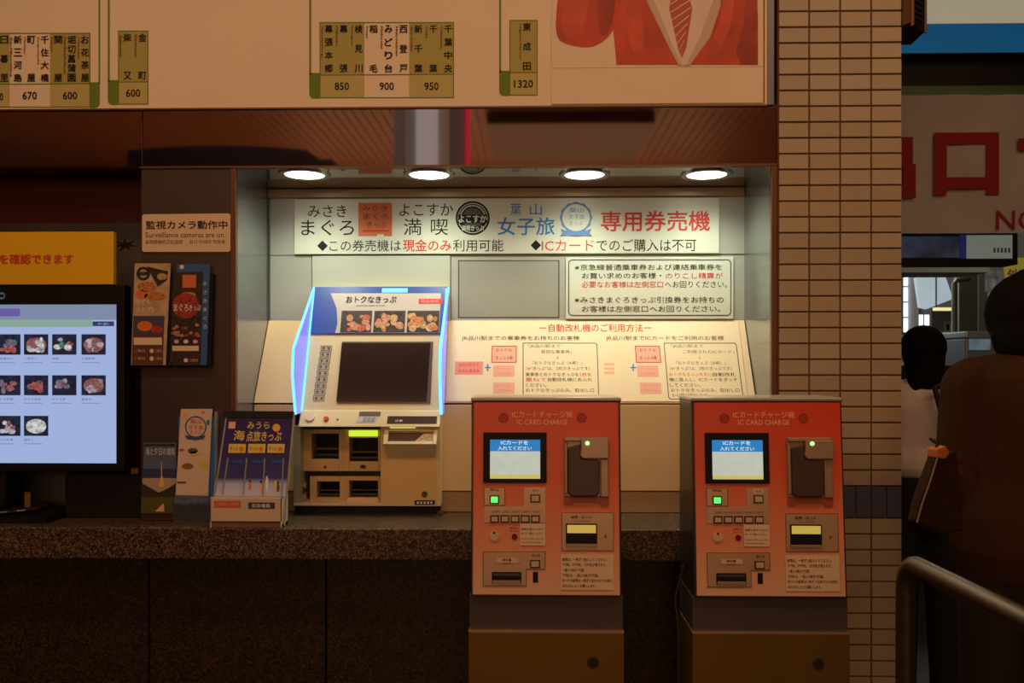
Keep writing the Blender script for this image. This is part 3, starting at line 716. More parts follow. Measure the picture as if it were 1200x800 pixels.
# right block with tray
RF = flat(.108)
G(RF).pbox(447, 501, 513, 590.5, -.01, .0, mat('machine_lower_beige', (.70, .49, .23), .42)).build('right_door', tm, bevel=.002)
TR = tilt(.075, zl(521, .075), .108, zl(502, .108))
g = G(TR); u0, u1, v0, v1 = TR.rect(450, 503, 512, 521); iu0, iu1, iv0, iv1 = TR.rect(455, 505.5, 508, 517.5)
g.box(u0, iu0, v0, v1, -.012, .004, MCREAM); g.box(iu1, u1, v0, v1, -.012, .004, MCREAM); g.box(iu0, iu1, v0, iv0, -.012, .004, MCREAM); g.box(iu0, iu1, iv1, v1, -.012, .004, MCREAM)
g.box(iu0, iu1, iv0, iv1, -.012, -.008, MDARK)
g.raw([(u0+0, .075, zl(521, .075)), (u1, .075, zl(521, .075)), (u1-.01, .105, zl(536, .105)), (u0+.01, .105, zl(536, .105))], [(3, 2, 1, 0)], MCREAM)
tr = g.build('change_tray', tm, bevel=.001)
g = G(TR)
for (x, y, r) in ((494, 511, 1.6), (500, 509.5, 1.4), (490, 514, 1.5), (503, 513, 1.4), (497, 514.5, 1.3)): g.pcyl(x, y, r, -.008, -.006, ALU, 10)
g.quad([(iu0+(iu1-iu0)*.55, iv0), (iu1, iv0), (iu1, iv1), (iu0+(iu1-iu0)*.8, iv1)], -.0075, mat('tray_reflect_plate', (.4, .34, .25), .3, .4)); g.build('tray_plate', tr)
G(RF).pq(457, 499.8, 487, 501.5, .004, mat('tray_lamp', (.75, .85, .2), emit=.7)).build('tray_lamp', tm)
g = G(RF); g.pcyl(497.5, 579, 3.6, 0, .002, MDARK); g.pbox(486, 586, 509.5, 591, 0, .002, BLACK)
for k in range(5): g.pq(488.5+k*4, 587.3, 491+k*4, 590, .003, WHITE)
g.build('maker_plate', tm)

# ================================================================ IC CARD CHARGE MACHINES
YF = -.36
zT = zl(471, YF+.045); zB = zl(697.5, YF)
ICF = Frame((0, YF, zB), (1, 0, 0), (0, .045, zT-zB))
ic = thing('card_charge_machine', (xl(640, YF, 600), YF, 0), 'orange-red card charge machine standing left of the other, in front of the guide sheet', 'ticket machine', 'card charge machines at the counter')
ix = ic.location.x
hw = (ICF.hit(725.5, 590)[0]-ICF.hit(554.5, 590)[0])/2; ix = (ICF.hit(725.5, 590)[0]+ICF.hit(554.5, 590)[0])/2
FACE = vgrad('face_red_to_peach', (.74, .46, .30), (.66, .055, .02), zB-0, zT, .3)
r_ = FACE.node_tree.nodes['Color Ramp'].color_ramp; el = r_.elements.new(.30); el.color = (.72, .27, .15, 1); el = r_.elements.new(.62); el.color = (.68, .11, .045, 1)
CASE = mat('case_dark_rim', (.05, .04, .035), .35, .5); RIM = mat('case_grey_rim', (.40, .37, .30), .3, .5)
vt = (Vector((0, .045, zT-zB))).length
Yk = YF+.24
g = G()
g.raw([(ix-hw-.006, YF+.003, zB-.004), (ix+hw+.006, YF+.003, zB-.004), (ix+hw+.006, YF+.048, zT+.002), (ix-hw-.006, YF+.048, zT+.002),
       (ix-hw-.006, Yk, zB-.004), (ix+hw+.006, Yk, zB-.004), (ix+hw+.006, Yk, zT+.002), (ix-hw-.006, Yk, zT+.002)],
      [(0, 1, 2, 3), (0, 4, 5, 1), (3, 2, 6, 7), (0, 3, 7, 4), (1, 5, 6, 2), (4, 7, 6, 5)], CASE)
g.build('head_case', ic, bevel=.002)
g = G(); g.wbox(ix-hw-.008, ix+hw+.008, YF+.038, Yk, zT+.002, zT+.014, RIM); g.build('top_rim', ic, bevel=.004)
fo = G(ICF).box(ix-hw, ix+hw, .002, vt, .0, .004, FACE).build('face_panel', ic, bevel=.002)
G().wbox(ix-hw-.010, ix+hw+.010, YF+.012, Yk, zl(738.5, YF+.01), zB-.004, mat('band_dark_grey', (.085, .07, .07), .4, .3, var=.1, scale=3)).build('dark_band', ic, bevel=.001)
zp = zl(739, YF+.002)
GOLD = mat('pedestal_bronze_steel', (.30, .17, .045), .3, .7, var=.10, scale=5, stretch=(1, 1, .3))
g = G(); g.wbox(ix-hw-.012, ix+hw+.012, YF, Yk-.02, .02, zp-.003, GOLD); g.build('pedestal', ic, bevel=.002)
G().wbox(ix-hw-.012, ix+hw+.012, YF-.001, Yk-.02, zp-.003, zp, mat('edge_bright', (.7, .5, .35), .25, .7)).build('pedestal_edge', ic)
G().wbox(ix-hw-.005, ix+hw+.005, YF+.01, Yk-.03, 0, .02, BLACK).build('plinth', ic)
g = G(flat(YF)); g.pcyl(695, 776, 7.2, 0, .0015, mat('grille_dark', (.05, .03, .02), .5)); u, v = g.fr.hit(695, 776)
for i in range(-3, 4):
    for j in range(-3, 4):
        if i*i+j*j < 10: g.cyl(u+i*.0042, v+j*.0042, .0014, .0015, .003, BLACK, 6)
g.build('lock_grille', ic)
# face details (pixel measures of the left machine)
FL = mat('title_orange_ink', (.95, .55, .36), .5)
g = G(ICF)
g.ptext('ICカードチャージ機', 600, 481.5, 671, 489.5, .0052, FL, .006).ptext('IC CARD CHARGE', 606, 491.5, 665, 497.5, .0052, FL, .004)
g.build('lettering', fo)
g = G(ICF); RD = mat('rosette_dark_red', (.40, .028, .014), .5)
for cx in (590, 681.5):
    for k in range(10):
        a = k*math.pi/5; g.pell(cx+4.5*math.cos(a), 489.5+4.5*math.sin(a), 1.7, 1.7, .0052, RD, 8)
    g.pell(cx, 489.5, 2.2, 2.2, .0052, RD, 10)
g.build('rosette_print', fo)
# screen
g = G(ICF); g.pbox(566.5, 506.5, 640.5, 565.5, .004, .010, BLACK); sc = g.build('screen_bezel', ic, bevel=.002)
g = G(ICF); g.pq(574.5, 515, 633, 528.5, .0105, mat('lcd_blue', s2l((35, 120, 185)), emit=1)); g.pq(574.5, 528.5, 633, 558, .0105, mat('lcd_pale', s2l((178, 186, 172)), emit=1, var=.05, scale=40))
g.pq(574.5, 556, 633, 560.5, .0107, mat('lcd_yellow', s2l((190, 180, 90)), emit=1)); g.build('lcd', sc)
LW = mat('lcd_white', s2l((190, 215, 225)), emit=1)
g = G(ICF); g.ptext('ICカードを', 587, 516, 619, 520.8, .0112, LW, .02).ptext('入れてください', 583.5, 522.5, 623, 527.3, .0112, LW, .02); g.build('lettering', sc)
# card slot unit
UM = mat('reader_unit_tan', (.34, .24, .17), .35, .3); UD = mat('reader_dark_brown', (.055, .03, .022), .4)
g = G(ICF); g.pbox(661, 512, 713, 582, .004, .010, UM)
g.pbox(661, 512, 681, 517, .010, .022, UM); g.pprism([(680, 515), (712.5, 515), (712.5, 537), (682, 537), (679, 533), (680, 525)], .010, .030, UM)
g.pbox(703, 537, 713, 582, .010, .016, UM); g.pbox(661, 518, 665, 578, .010, .016, UM)
cu_ = g.build('card_unit', ic, bevel=.003)
G(ICF).pprism([(665, 524), (680, 520), (681, 537), (702, 538), (702, 577), (698, 581), (669, 581), (665, 577)], .010, .024, UD).build('card_mouth', cu_, bevel=.004)
G(ICF).pprism([(660.5, 582), (713.5, 582), (713, 592), (704, 592), (702, 588), (672, 588), (670, 591), (661, 591)], .004, .009, mat('unit_shadow_red', (.36, .07, .035), .4)).build('unit_shadow', cu_, bevel=.001)  # shade under the card unit, put into a darker red piece
G(ICF).pcyl(687.5, 519, 2.4, .030, .032, mat('led_green', s2l((150, 255, 130)), emit=2.2)).build('status_led', cu_)
# button plates
PL = mat('plate_tan_metal', (.50, .33, .21), .35, .35); PLE = mat('plate_edge_dark', (.17, .08, .045), .5)
def plate(nm, a, b, c, d, m=PL, h=.0018):
    g = G(ICF); g.pbox(a, b, c, d, .004, .004+h, m); g.outline(a, b, c, d, .8, .0042+h, PLE); return g.build(nm, ic)
def button(a, b, c, d, m, nm='button'):
    g = G(ICF); g.pbox(a-1.5, b-1.5, c+1.5, d+1.5, .0055, .0075, mat('button_frame_dark', (.035, .02, .018), .4)); f = g.build('button_frame', ic, bevel=.0006)
    G(ICF).pbox(a, b, c, d, .0075, .0110, m).build(nm, f, bevel=.001)
BT = mat('button_beige', (.55, .42, .30), .35)
p1 = plate('button_plate', 567, 570.5, 592, 592)
g = G(ICF); g.ptext('呼出', 574.5, 572, 584.5, 575, .0066, INK, .01).build('lettering', p1)
button(575.5, 581.5, 583.5, 588.5, mat('button_lit_green', s2l((100, 255, 120)), emit=1.1))
g = G(ICF); u0, u1, v0, v1 = ICF.rect(567, 594, 639.5, 612)
g.pprism([(567, 612), (567, 593), (613.5, 593), (613.5, 571), (639.5, 571), (639.5, 612)][::-1], .004, .0058, PL)
p2 = g.build('keypad_plate', ic, bevel=.0006)
g = G(ICF); g.pq(621.5, 571.5, 633, 577, .0064, mat('plate_label_pale', (.66, .48, .33), .4)).ptext('取消', 624, 573, 631, 575.8, .0068, GREYINK)
for k, t in enumerate(('1,000円', '2,000円', '3,000円', '5,000円', '10,000円')): g.ptext(t, 575.5+k*11.9, 597.5, 585+k*11.9, 601, .0064, GREYINK)
g.pq(575, 603, 634, 603.4, .0064, GREYINK)
g.build('lettering', p2)
button(623, 580.5, 631.5, 587, BT)
for k in range(5): button(576+k*11.9, 605, 583.5+k*11.9, 610.5, BT)
g = G(ICF); g.pcyl(579.5, 628, 6, .004, .007, mat('key_disc_tan', (.62, .42, .29), .35)); g.pcyl(579.5, 628, 4.6, .007, .009, mat('key_disc_tan', (.6, .4, .3), .3)); o = g.build('coin_disc', ic, bevel=.001)
g = G(ICF); g.pell(579.3, 623.6, 1.2, 1.6, .0102, INK, 8); g.build('coin_mark', o)
G(ICF).pcyl(603, 628.5, 3.4, .004, .0065, mat('sensor_dark_red', (.14, .01, .01), .2)).build('sensor_window', ic)
g = G(ICF); g.ptext('係員を', 597.5, 617, 607, 619.6, .0052, MAROON).ptext('呼ぶとき', 597.5, 620.6, 608, 623, .0052, MAROON).build('lettering', fo)
STK = mat('sticker_cream', (.74, .55, .38), .5)
g = G(ICF); g.pbox(609.5, 613, 639, 638.5, .006, .0068, STK); s1 = g.build('sticker', ic)
g = G(ICF)
for (y, t, x1) in ((618, '紙幣は1枚ずつ入れて', 637), (623, 'ゆっくり挿入ください', 636), (629.5, 'Insert bills one by', 637), (633.5, 'one slowly please', 634)): g.ptext(t, 611, y, x1, y+3, .0072, GREYINK, .012 if y < 626 else 0)
g.build('lettering', s1)
# bill plate
p3 = plate('bill_plate', 658, 600, 719, 645)
g = G(ICF); g.ptext('紙幣・おつり', 669, 603.8, 693, 607.3, .0066, INK, .012).ptext('BILL CHANGE', 673, 609, 691, 611, .0066, GREYINK); g.pell(709.5, 628, 1.5, 2, .0066, PLE, 8); g.build('lettering', p3)
g = G(ICF); g.pbox(663, 613, 699.5, 639.5, .0058, .0085, BLACK); g.pbox(663, 636.5, 699.5, 639.5, .0085, .012, UM); g.build('bill_slot', p3, bevel=.0006)
G(ICF).pbox(664.5, 614.5, 698, 624, .0085, .011, mat('slot_lamp_yellow', s2l((205, 175, 80)), emit=.75)).build('slot_lamp', p3, bevel=.001)
# note sticker
g = G(ICF); g.pbox(657, 649, 719, 690.5, .006, .0068, STK); s2 = g.build('sticker', ic)
g = G(ICF)
for (y, t, x1) in ((653, '紙幣は、一枚ずつ投入してください。', 711), (659, '千円札、5千円札、1万円札が使えます。', 710), (665.3, '一度に10枚まで可能', 684), (671.5, '千円札は、一度に10枚まで可能。', 701),
                   (677.5, 'おつりの紙幣は一枚ずつ出ますのでお取り', 717), (683.7, '忘れのないようお願いします。', 698)): g.ptext(t, 659, y, x1, y+3.9, .0074, INK, .010)
g.build('lettering', s2)
# receipt plate
g = G(ICF); g.pprism([(566, 645.5), (639, 645.5), (639, 666.5), (617, 666.5), (617, 686), (566, 686)], .004, .0055, PL); g.pprism([(567, 646.3), (638.2, 646.3), (638.2, 665.7), (616.2, 665.7), (616.2, 685.2), (567, 685.2)], .0055, .0062, PL)
p4 = g.build('receipt_plate', ic)
g = G(ICF)
for pp_ in ([(566, 645.5), (639, 645.5), (639, 646.2), (566, 646.2)], [(566, 685.4), (617, 685.4), (617, 686.1), (566, 686.1)], [(617, 666), (639, 666), (639, 666.7), (617, 666.7)], [(566, 645.5), (566.7, 645.5), (566.7, 686), (566, 686)],
            [(638.4, 645.5), (639.1, 645.5), (639.1, 666.5), (638.4, 666.5)], [(616.4, 666), (617.1, 666), (617.1, 686), (616.4, 686)]): g.pp(pp_, .0068, PLE)
g.pq(583, 653, 607, 658.5, .0066, mat('plate_label_pale', (.62, .44, .3), .4)).ptext('領収書', 588.5, 653.8, 599.5, 657, .0072, INK, .01).ptext('RECEIPT', 588.5, 658.8, 600, 660.6, .0072, GREYINK); g.pq(579, 660, 611, 660.4, .0066, PLE)
g.ptext('取消', 623, 648.5, 633, 652, .0070, INK, .006); g.build('lettering', p4)
g = G(ICF); g.pbox(576.5, 669.5, 611, 682.5, .0062, .0085, BLACK); g.pbox(577.5, 679, 610, 682.5, .0085, .011, UM); g.pbox(578, 671, 609.5, 674, .0085, .0092, DARKG); g.build('receipt_slot', p4, bevel=.0006)
button(622.5, 657, 631.5, 663.5, BT)
G(ICF).pbox(624.5, 669.5, 630.5, 682, .004, .0052, BLACK).build('coin_return', ic)
# second machine
ux, _ = ICF.hit(901, 590)
ic2 = copy_tree(ic, Vector((ic.location.x+(ux-ix), ic.location.y, ic.location.z-.004+.004)))
ic2['label'] = 'orange-red card charge machine standing right of the other, beside the tiled pillar'
# cables behind the right machine
cb = G(); x2 = ux-hw-.03
cb.tube([(x2+.016, YF+.12, zl(660, YF+.12)), (x2-.008, YF+.13, zl(700, YF+.12)), (x2+.0, YF+.12, zl(735, YF+.12)), (x2-.0, YF+.12, .3), (x2+.005, YF+.15, .01)], .004, DARKG, 8)
tag(cb.build('power_cable'), 'thin dark cable hanging beside the right card charge machine', 'cable')

# ================================================================ COUNTER-TOP ITEMS
# purple leaflet stand
LSF = tilt(-.082, zl(585, -.082), -.014, zl(483, -.014))
ls = thing('leaflet_stand', (xl(292, 0, 600), -.03, Zc), 'clear tilted leaflet stand with purple poster beside the ticket machine', 'leaflet stand')
PUR = vgrad('poster_purple_sea', (.85, .72, .66), (.035, .02, .14), 0, .26); r_ = PUR.node_tree.nodes['Color Ramp'].color_ramp
el = r_.elements.new(.50); el.color = (.42, .52, .80, 1); el = r_.elements.new(.57); el.color = (.045, .04, .20, 1)
ACR = mat('clear_acrylic_edge', (.30, .27, .24), .2, spec=.6)
g = G(LSF)
g.pprism([(261, 483.5), (343.5, 484), (334, 586), (250, 582)], -.004, 0, PUR); pz = g.build('poster_sheet', ls)
g = G(LSF); g.pprism([(263, 481.5), (344, 482), (343.6, 490), (262, 489)], .0, .003, INK); g.build('top_clip', ls)
YEL = mat('print_yellow', (.72, .55, .10), .5); OR2 = mat('print_orange', (.7, .18, .04), .5)
g = G(LSF); g.ptext('みうら', 290, 494, 316, 502.5, .0012, YEL, .012).ptext('海', 274, 504, 287, 516, .0012, YEL, .012).ptext('点旅きっぷ', 289, 505, 330, 517, .0012, YEL, .014)
g.pell(324, 501, 4.6, 4.6, .0012, mat('print_sun', (.80, .42, .05), .5), 16); g.pq(268, 494, 276, 502, .001, PINK)
g.build('lettering', pz)
for k, a in enumerate((268, 291, 313.5)):
    g = G(LSF); g.pq(a, 520, a+20, 530.5, .0012, YEL); g.pell(a+15, 526, 3, 3, .0016, OR2, 9); g.ptext('きっぷ', a+2, 523, a+11, 527.5, .0016, GREYINK, .01); g.build('yellow_ticket', pz)
    g = G(LSF); g.pq(a+5, 539, a+18, 542.5, .0014, HB); g.build('blue_label', pz)
g = G(LSF)
for k, (a, b, h) in enumerate(((293, 564, 10), (306, 565, 10), (313, 556, 19), (323, 561, 14), (326, 566, 10))):
    g.pell(a, b+h*.55, 1.8, h*.5, .0014, (OR2, PINK, WHITE, YEL, GREYINK)[k], 9); g.pell(a, b-.5, 1.4, 1.6, .0018, FD, 8)
g.build('ticket_print', pz)
# pockets and side frame
g = G(LSF)
for (t, b) in (((267, 537), (261, 578)), ((289, 537), (285, 579)), ((310, 537), (308, 580)), ((332, 537), (330, 581))):
    G(LSF).pprism([t, (t[0]+1, t[1]), (b[0]+1, b[1]), b], .0, .006, ACR).build('pocket_divider', ls)
g = G(); A = LSF.pt(*LSF.hit(266, 483)); B = LSF.pt(*LSF.hit(250, 590)); A2 = LSF.pt(*LSF.hit(344.5, 483)); B2 = LSF.pt(*LSF.hit(335, 590))
for (p, q_) in ((A, B), (A2, B2)): g.tube([p, q_, Vector((q_.x, -.10, Zc+.004))], .0028, ACR, 8)
g.build('side_frame', ls)
bf2 = flat(-.114)
g = G(bf2); u0, u1, _, _ = bf2.rect(246, 580, 330, 600); zz = zl(600.5, -.114); zt2 = zl(584, -.114)
TRM = mat('tray_cream', (.66, .52, .38), .4)
g.box(u0, u1, Zc+.020, zt2, -.004, 0, TRM); g.box(u0+.004, u1-.004, Zc+.008, Zc+.020, -.012, -.008, mat('tray_brown', (.2, .11, .06), .4)); g.box(u0, u0+.004, Zc, zt2, -.07, 0, TRM); g.box(u1-.004, u1, Zc, zt2, -.07, 0, TRM); g.box(u0, u1, Zc, Zc+.012, -.07, -.003, mat('tray_brown', (.2, .11, .06), .4))
g.box(u0, u1, zt2-.004, zt2, -.030, -.004, mat('tray_brown', (.2, .11, .06), .4)); ty = g.build('tray', ls, bevel=.001)
g = G(bf2); g.pbox(251, 586.5, 282, 594.5, 0, .001, mat('label_red_orange', (.68, .12, .06), .5)).ptext('ご自由にお取り', 253, 588.5, 280, 592.5, .0016, PINK, .01)
g.pbox(291, 588.5, 322, 596, 0, .001, mat('label_navy', (.04, .05, .16), .5)).ptext('京急電鉄', 295, 590, 317, 594.5, .0016, WHITE, .012); g.build('tray_label', ty)
# tall white brochure box
wf = flat(-.03)
wb = thing('brochure_box', (xl(228, -.03), .0, Zc), 'tall narrow clear brochure box with white leaflets and blue round emblem', 'leaflet stand')
g = G(wf); g.pprism([(212, 479), (248.5, 479), (243, 601.5), (204.5, 601.5)], -.004, 0, mat('leaflet_peach_white', (.72, .58, .46), .5, var=.03, scale=8)); lf_ = g.build('leaflet', wb)
g = G(wf); BL2 = mat('print_navy', (.05, .08, .22), .5)
g.pring(229.5, 500, 11.2, 12.6, .001, BL2); g.pp([(217, 509.5), (229, 512), (241, 509.5), (239, 514), (229, 515.5), (219, 514)], .0014, BL2)
g.ptext('葉山', 223, 491, 236, 496, .001, RED).ptext('女子旅', 221, 498, 238, 503, .001, RED).ptext('きっぷ', 223, 504, 236, 508, .001, RED)
rnd = random.Random(2)
for (x, y, rx, ry, m) in ((226, 528, 6, 3.4, GREYINK), (229, 531, 7, 2.6, YEL), (220, 546, 7, 3.6, mat('print_brown', (.28, .13, .06), .5)), (239, 544, 5, 4.6, YEL), (213, 527, 3, 1.6, RED), (217, 487, 3, 4, PINK), (238, 483, 2, 1.6, OR2), (244, 495, 2, 3.4, BLUE)): g.pell(x, y, rx, ry, .001, m, 12)
g.pp([(204.9, 579.5), (244, 580.5), (243.2, 601), (204.4, 601)], .0012, mat('print_sea', (.10, .14, .24), .5, var=.5, scale=60)); g.pq(208, 564, 218, 566, .0014, BL2)
g.build('leaflet_print', lf_)
g = G(); x0 = wf.hit(205, 560)[0]; x1 = wf.hit(250.5, 560)[0]
for k in range(5): g.wbox(x0+.008, x1+.004, -.022+k*.010, -.019+k*.010, Zc+.006, zl(488+k*2, 0), (HB2, WHITE, HB, WHITE, FD)[k])
g.build('spare_leaflet', wb)
g = G(); g.wbox(x0-.003, x1+.004, -.034, .04, Zc, Zc+.005, ACR); g.wbox(x1+.004, x1+.006, -.034, .04, Zc, zl(482, 0), ACR); g.wbox(x0-.003, x1+.004, -.038, -.036, Zc, zl(588, 0), mat('acrylic_front', (.6, .6, .6), .1, trans=.95)); g.build('clear_box', wb)
# postcard
cf = flat(.0-.012)
pc = thing('postcard', (xl(186, 0), -.01, Zc), 'small blue seascape card leaning on the dark column at the counter', 'card')
g = G(cf); SEA = mat('card_sky', (.10, .13, .26), .45); g.pprism([(169, 518.5), (207, 518.5), (206, 601), (165.5, 601)], -.003, 0, SEA); cdp = g.build('card', pc)
g = G(cf); g.pp([(167.4, 549), (207, 549), (206.6, 560), (167, 560)], .0006, mat('card_sea', (.03, .05, .13), .5)); g.pp([(167, 560), (206.6, 560), (206.4, 572), (190, 578), (184, 576), (167, 568)], .0006, mat('card_sand', (.45, .36, .30), .5))
g.pp([(166.6, 566), (178, 572), (186, 577), (197, 572), (206.4, 566), (206, 583), (166, 583)], .001, mat('card_rock', (.03, .03, .02), .6)); g.pp([(166, 582), (206.2, 582), (206, 601), (165.5, 601)], .0012, mat('card_grass', (.08, .09, .015), .6))
g.pp([(188, 560), (190, 556), (192, 562), (193, 569), (189, 571), (186, 569)], .0014, YEL); g.pp([(182, 599), (192, 589), (193, 599)], .0018, PINK); g.pq(189, 541, 190, 557, .0012, PINK)
g.ptext('海と夕日の湘南', 171, 524.5, 205, 533, .001, WHITE, .006); g.pq(170, 520, 205, 522.5, .0009, FD); g.build('card_print', cdp)
# camera sign
kf = flat(-.006)
ks = thing('camera_notice', kf.pt(*kf.hit(218, 294)), 'small peach plate with surveillance camera notice on the dark column', 'sign')
g = G(kf); g.pprism([(168, 251), (268, 250), (270, 252), (270, 293), (268, 295), (168, 295), (166.5, 293), (166.5, 253)], -.004, 0, mat('plate_peach', (.76, .58, .42), .45)); g.build('plate', ks)
g = G(kf); g.ptext('監視カメラ動作中', 171, 258.5, 266.5, 268.5, .001, INK, .012).ptext('Surveillance cameras are on.', 170.5, 272, 264, 278, .001, GREYINK, .002)
g.ptext('监视摄像机正在监视', 170.5, 281, 214, 285.6, .001, GREYINK).ptext('감시 카메라 작동중', 222, 281, 264, 285.6, .001, GREYINK); g.build('lettering', ks)
# wall brochure holders
def holder(name, label, pts, pts2, kind):
    fr = flat(-.03); cx = sum(p[0] for p in pts)/4
    h = thing(name, fr.pt(*fr.hit(cx, 427)), label, 'brochure', 'brochures in wall holders on the dark column')
    g = G(fr); g.pprism(pts2, -.026, -.004, BLACK); g.build('holder', h, bevel=.001)
    g = G(fr)
    if kind == 1:
        g.pprism(pts, -.003, 0, mat('leaflet_tan', (.55, .38, .24), .45, var=.2, scale=30)); lf2 = g.build('leaflet', h)
        g = G(fr); g.pring(168, 320.5, 5, 8, .0008, FD); g.pq(161.5, 318.5, 174.5, 322.5, .0012, FD); g.pp([(172, 312), (197, 318), (196, 328), (185, 336)], .0008, FD)
        for (x, y, rx, ry, m) in ((172, 336, 11, 6, FO[0]), (182, 347, 13, 5, FO[0]), (166, 345, 7, 5, OR2), (190, 324, 6, 4, FO[1]), (176, 358, 12, 6, FO[1])): g.pell(x, y, rx, ry, .0010, m, 14)
        g.pp([(156.5, 370), (193, 370), (192, 392), (156, 392)], .0014, mat('leaflet_night', (.06, .06, .12), .5)); g.pell(170, 382, 9, 6, .0018, OR2, 12); g.pell(184, 386, 7, 4, .0018, FR[0], 12)
        g.pp([(156, 392), (192, 392), (191, 427), (154.5, 427)], .0014, mat('leaflet_brown', (.12, .04, .02), .5)); g.pq(157, 395.5, 190, 404, .0018, PAPER)
        g.ptext('まぐろ', 160, 351, 176, 357, .002, WHITE, .01).ptext('1日食べ放題', 161, 359.5, 181, 366, .002, WHITE, .01)
        for y in (411, 420): g.pell(178, y, 2.6, 2.6, .0018, PAPER, 8); g.ptext('三浦市内', 182, y-2, 190, y+2, .0018, PINK); g.ptext('ご案内', 158, y-2, 170, y+1.5, .0018, PINK)
    else:
        g.pprism(pts, -.003, 0, mat('leaflet_blue', (.03, .12, .36), .45)); lf2 = g.build('leaflet', h)
        g = G(fr); g.pp([(203, 319), (238, 318), (235, 427), (199, 427)], .0008, FD); g.pq(214, 322, 230, 337, .0012, ORG_)
        for (x, y, rx, ry, m) in ((218, 358, 16, 15, FR[0]), (214, 354, 9, 6, FR[1]), (226, 360, 8, 6, FR[2]), (221, 345, 9, 3, FO[0]), (212, 366, 7, 4, FR[2])): g.pell(x, y, rx, ry, .0012+rx*.00001, m, 16)
        rr = random.Random(9)
        for i in range(18): g.pell(203+rr.random()*31, 379+rr.random()*15, 2.4, 1.8, .0014+i*.00003, rr.choice(FR+FO), 8)
        g.ptext('まぐろ', 204, 356, 221, 365, .0026, WHITE, .01).ptext('きっぷ', 222, 357, 236, 364, .0026, WHITE, .01)
        g.pq(202, 405, 233, 411, .0012, PAPER)
        for i in range(3): g.pell(207+i*11, 400, 3, 2.4, .0012, (PINK, WHITE, PINK)[i], 8)
        g.pell(218, 422, 2.6, 2.6, .0014, PAPER, 8); g.ptext('三浦市内', 222, 420, 232, 424, .0014, PINK); g.pq(211, 310.5, 215.5, 315, .0012, WHITE)
        g.vtext('みさきまぐろ', 240.5, 330, 385, 4.5, .0014, WHITE)
    g.build('leaflet_print', lf2)
holder('food_brochure', 'tan food brochure in the left wall holder below the peach notice', [(158, 308.5), (200, 308.5), (194, 427.5), (153.5, 427.5)], [(162, 320), (204, 320), (198, 430), (158, 430)], 1)
holder('seafood_brochure', 'blue edged brochure with red tuna bowl in the right wall holder', [(208, 309.5), (246, 309.5), (242, 427.5), (198.5, 427.5)], [(212, 320), (249, 320), (246, 430), (203, 430)], 2)

# ================================================================ TELEVISION
tf = flat(-.03)
tv = thing('television', (xl(-60, 0, 590), -.02, Zc), 'large television on the counter showing a menu grid of food photos', 'television')
G(tf).pbox(-330, 334, 145.5, 552, -.05, 0, BLACK).build('case', tv, bevel=.004)
BG = mat('tv_screen_blue_white', s2l((150, 172, 216)), emit=1.0)
g = G(tf); u0, u1, v0, v1 = tf.rect(-320, 357, 136.5, 542); g.quad([(u0, v0), (u1, v0), (u1, v1), (u0, v1)], .0012, BG); scn = g.build('screen', tv)
g = G(tf)
g.pq(-320, 357, 136.5, 375, .0016, mat('tv_grey_blue', s2l((118, 134, 165)), emit=1)); g.pq(-320, 374.5, 109, 383, .0018, mat('tv_green', s2l((128, 160, 148)), emit=1))
VI = mat('tv_violet', s2l((96, 88, 160)), emit=1); TVI = mat('tv_ink', s2l((95, 105, 140)), emit=1); g.pq(109, 376.5, 134, 382, .002, mat('tv_indigo', s2l((50, 48, 100)), emit=1)); g.pq(-10, 361.5, 24, 370.5, .002, VI)
g.ptext('次へ進む', 115, 377.8, 128, 380.8, .0026, BG)
g.build('menu_bar', scn)
TVD = mat('tv_photo_dark', s2l((26, 30, 50)), emit=1, var=.6, scale=60)
TC = [mat('tv_photo_a', s2l((150, 140, 150)), emit=1, var=.6, scale=110), mat('tv_photo_b', s2l((120, 80, 80)), emit=1, var=.6, scale=110), mat('tv_photo_c', s2l((90, 90, 110)), emit=1, var=.6, scale=110), mat('tv_photo_d', s2l((150, 70, 70)), emit=1, var=.6, scale=110), mat('tv_photo_e', s2l((175, 178, 180)), emit=1, var=.6, scale=110), mat('tv_photo_f', s2l((60, 110, 90)), emit=1, var=.6, scale=110)]
rows = ((391.5, 415.5), (439.5, 463), (487, 510.5)); colsx = (-4, 28.5, 61.5, 95.8)
names = (('刺身盛合せ', '一夜干し', '地魚', '三浦野菜'), ('まぐろ料理', '中とろ赤身', 'まぐろ丼', '盛合せ'), ('天ぷら定食', '釜めし'))
sch = {(0, 0): [1, 3, 2], (0, 1): [0, 4], (0, 2): [3, 5, 4], (0, 3): [0, 1], (1, 0): [1, 2], (1, 1): [3, 1], (1, 2): [0, 1, 2], (1, 3): [0, 1], (2, 0): [0, 4, 1], (2, 1): [4, 4]}
for (r, c), cs in sch.items():
    a = colsx[c]; b, d = rows[r]; g = G(tf)
    g.pq(a, b, a+28.5, d, .002, TVD)
    if (r, c) in ((2, 1), (0, 3), (1, 3), (0, 1)): g.pell(a+14.3, (b+d)/2+.5, 12, 8.6, .0024, TC[4] if (r, c) == (2, 1) else TC[1], 18)
    rr = random.Random(r*5+c)
    for i in range(9): g.pell(a+rr.uniform(6, 22), rr.uniform(b+6, d-5), rr.uniform(2, 5), rr.uniform(1.8, 4), .0028+i*.0001, TC[rr.choice(cs)], 9)
    t = names[r][c]; g.ptext(t, a, d+3, a+5*len(t)*.8, d+5.8, .0026, TVI, .01); g.pq(a, d+8.6, a+22, d+9.8, .0026, mat('tv_ink_pale', s2l((125, 140, 185)), emit=1))
    g.build('menu_photo', scn)
g = G(tf); u, v = tf.hit(2, 346.5); g.cyl(u, v, .011, 0, .001, mat('tv_badge', s2l((85, 100, 110)), emit=.6)); g.pq(-3, 344.7, 5, 348.3, .0016, BLACK); g.build('badge', tv)
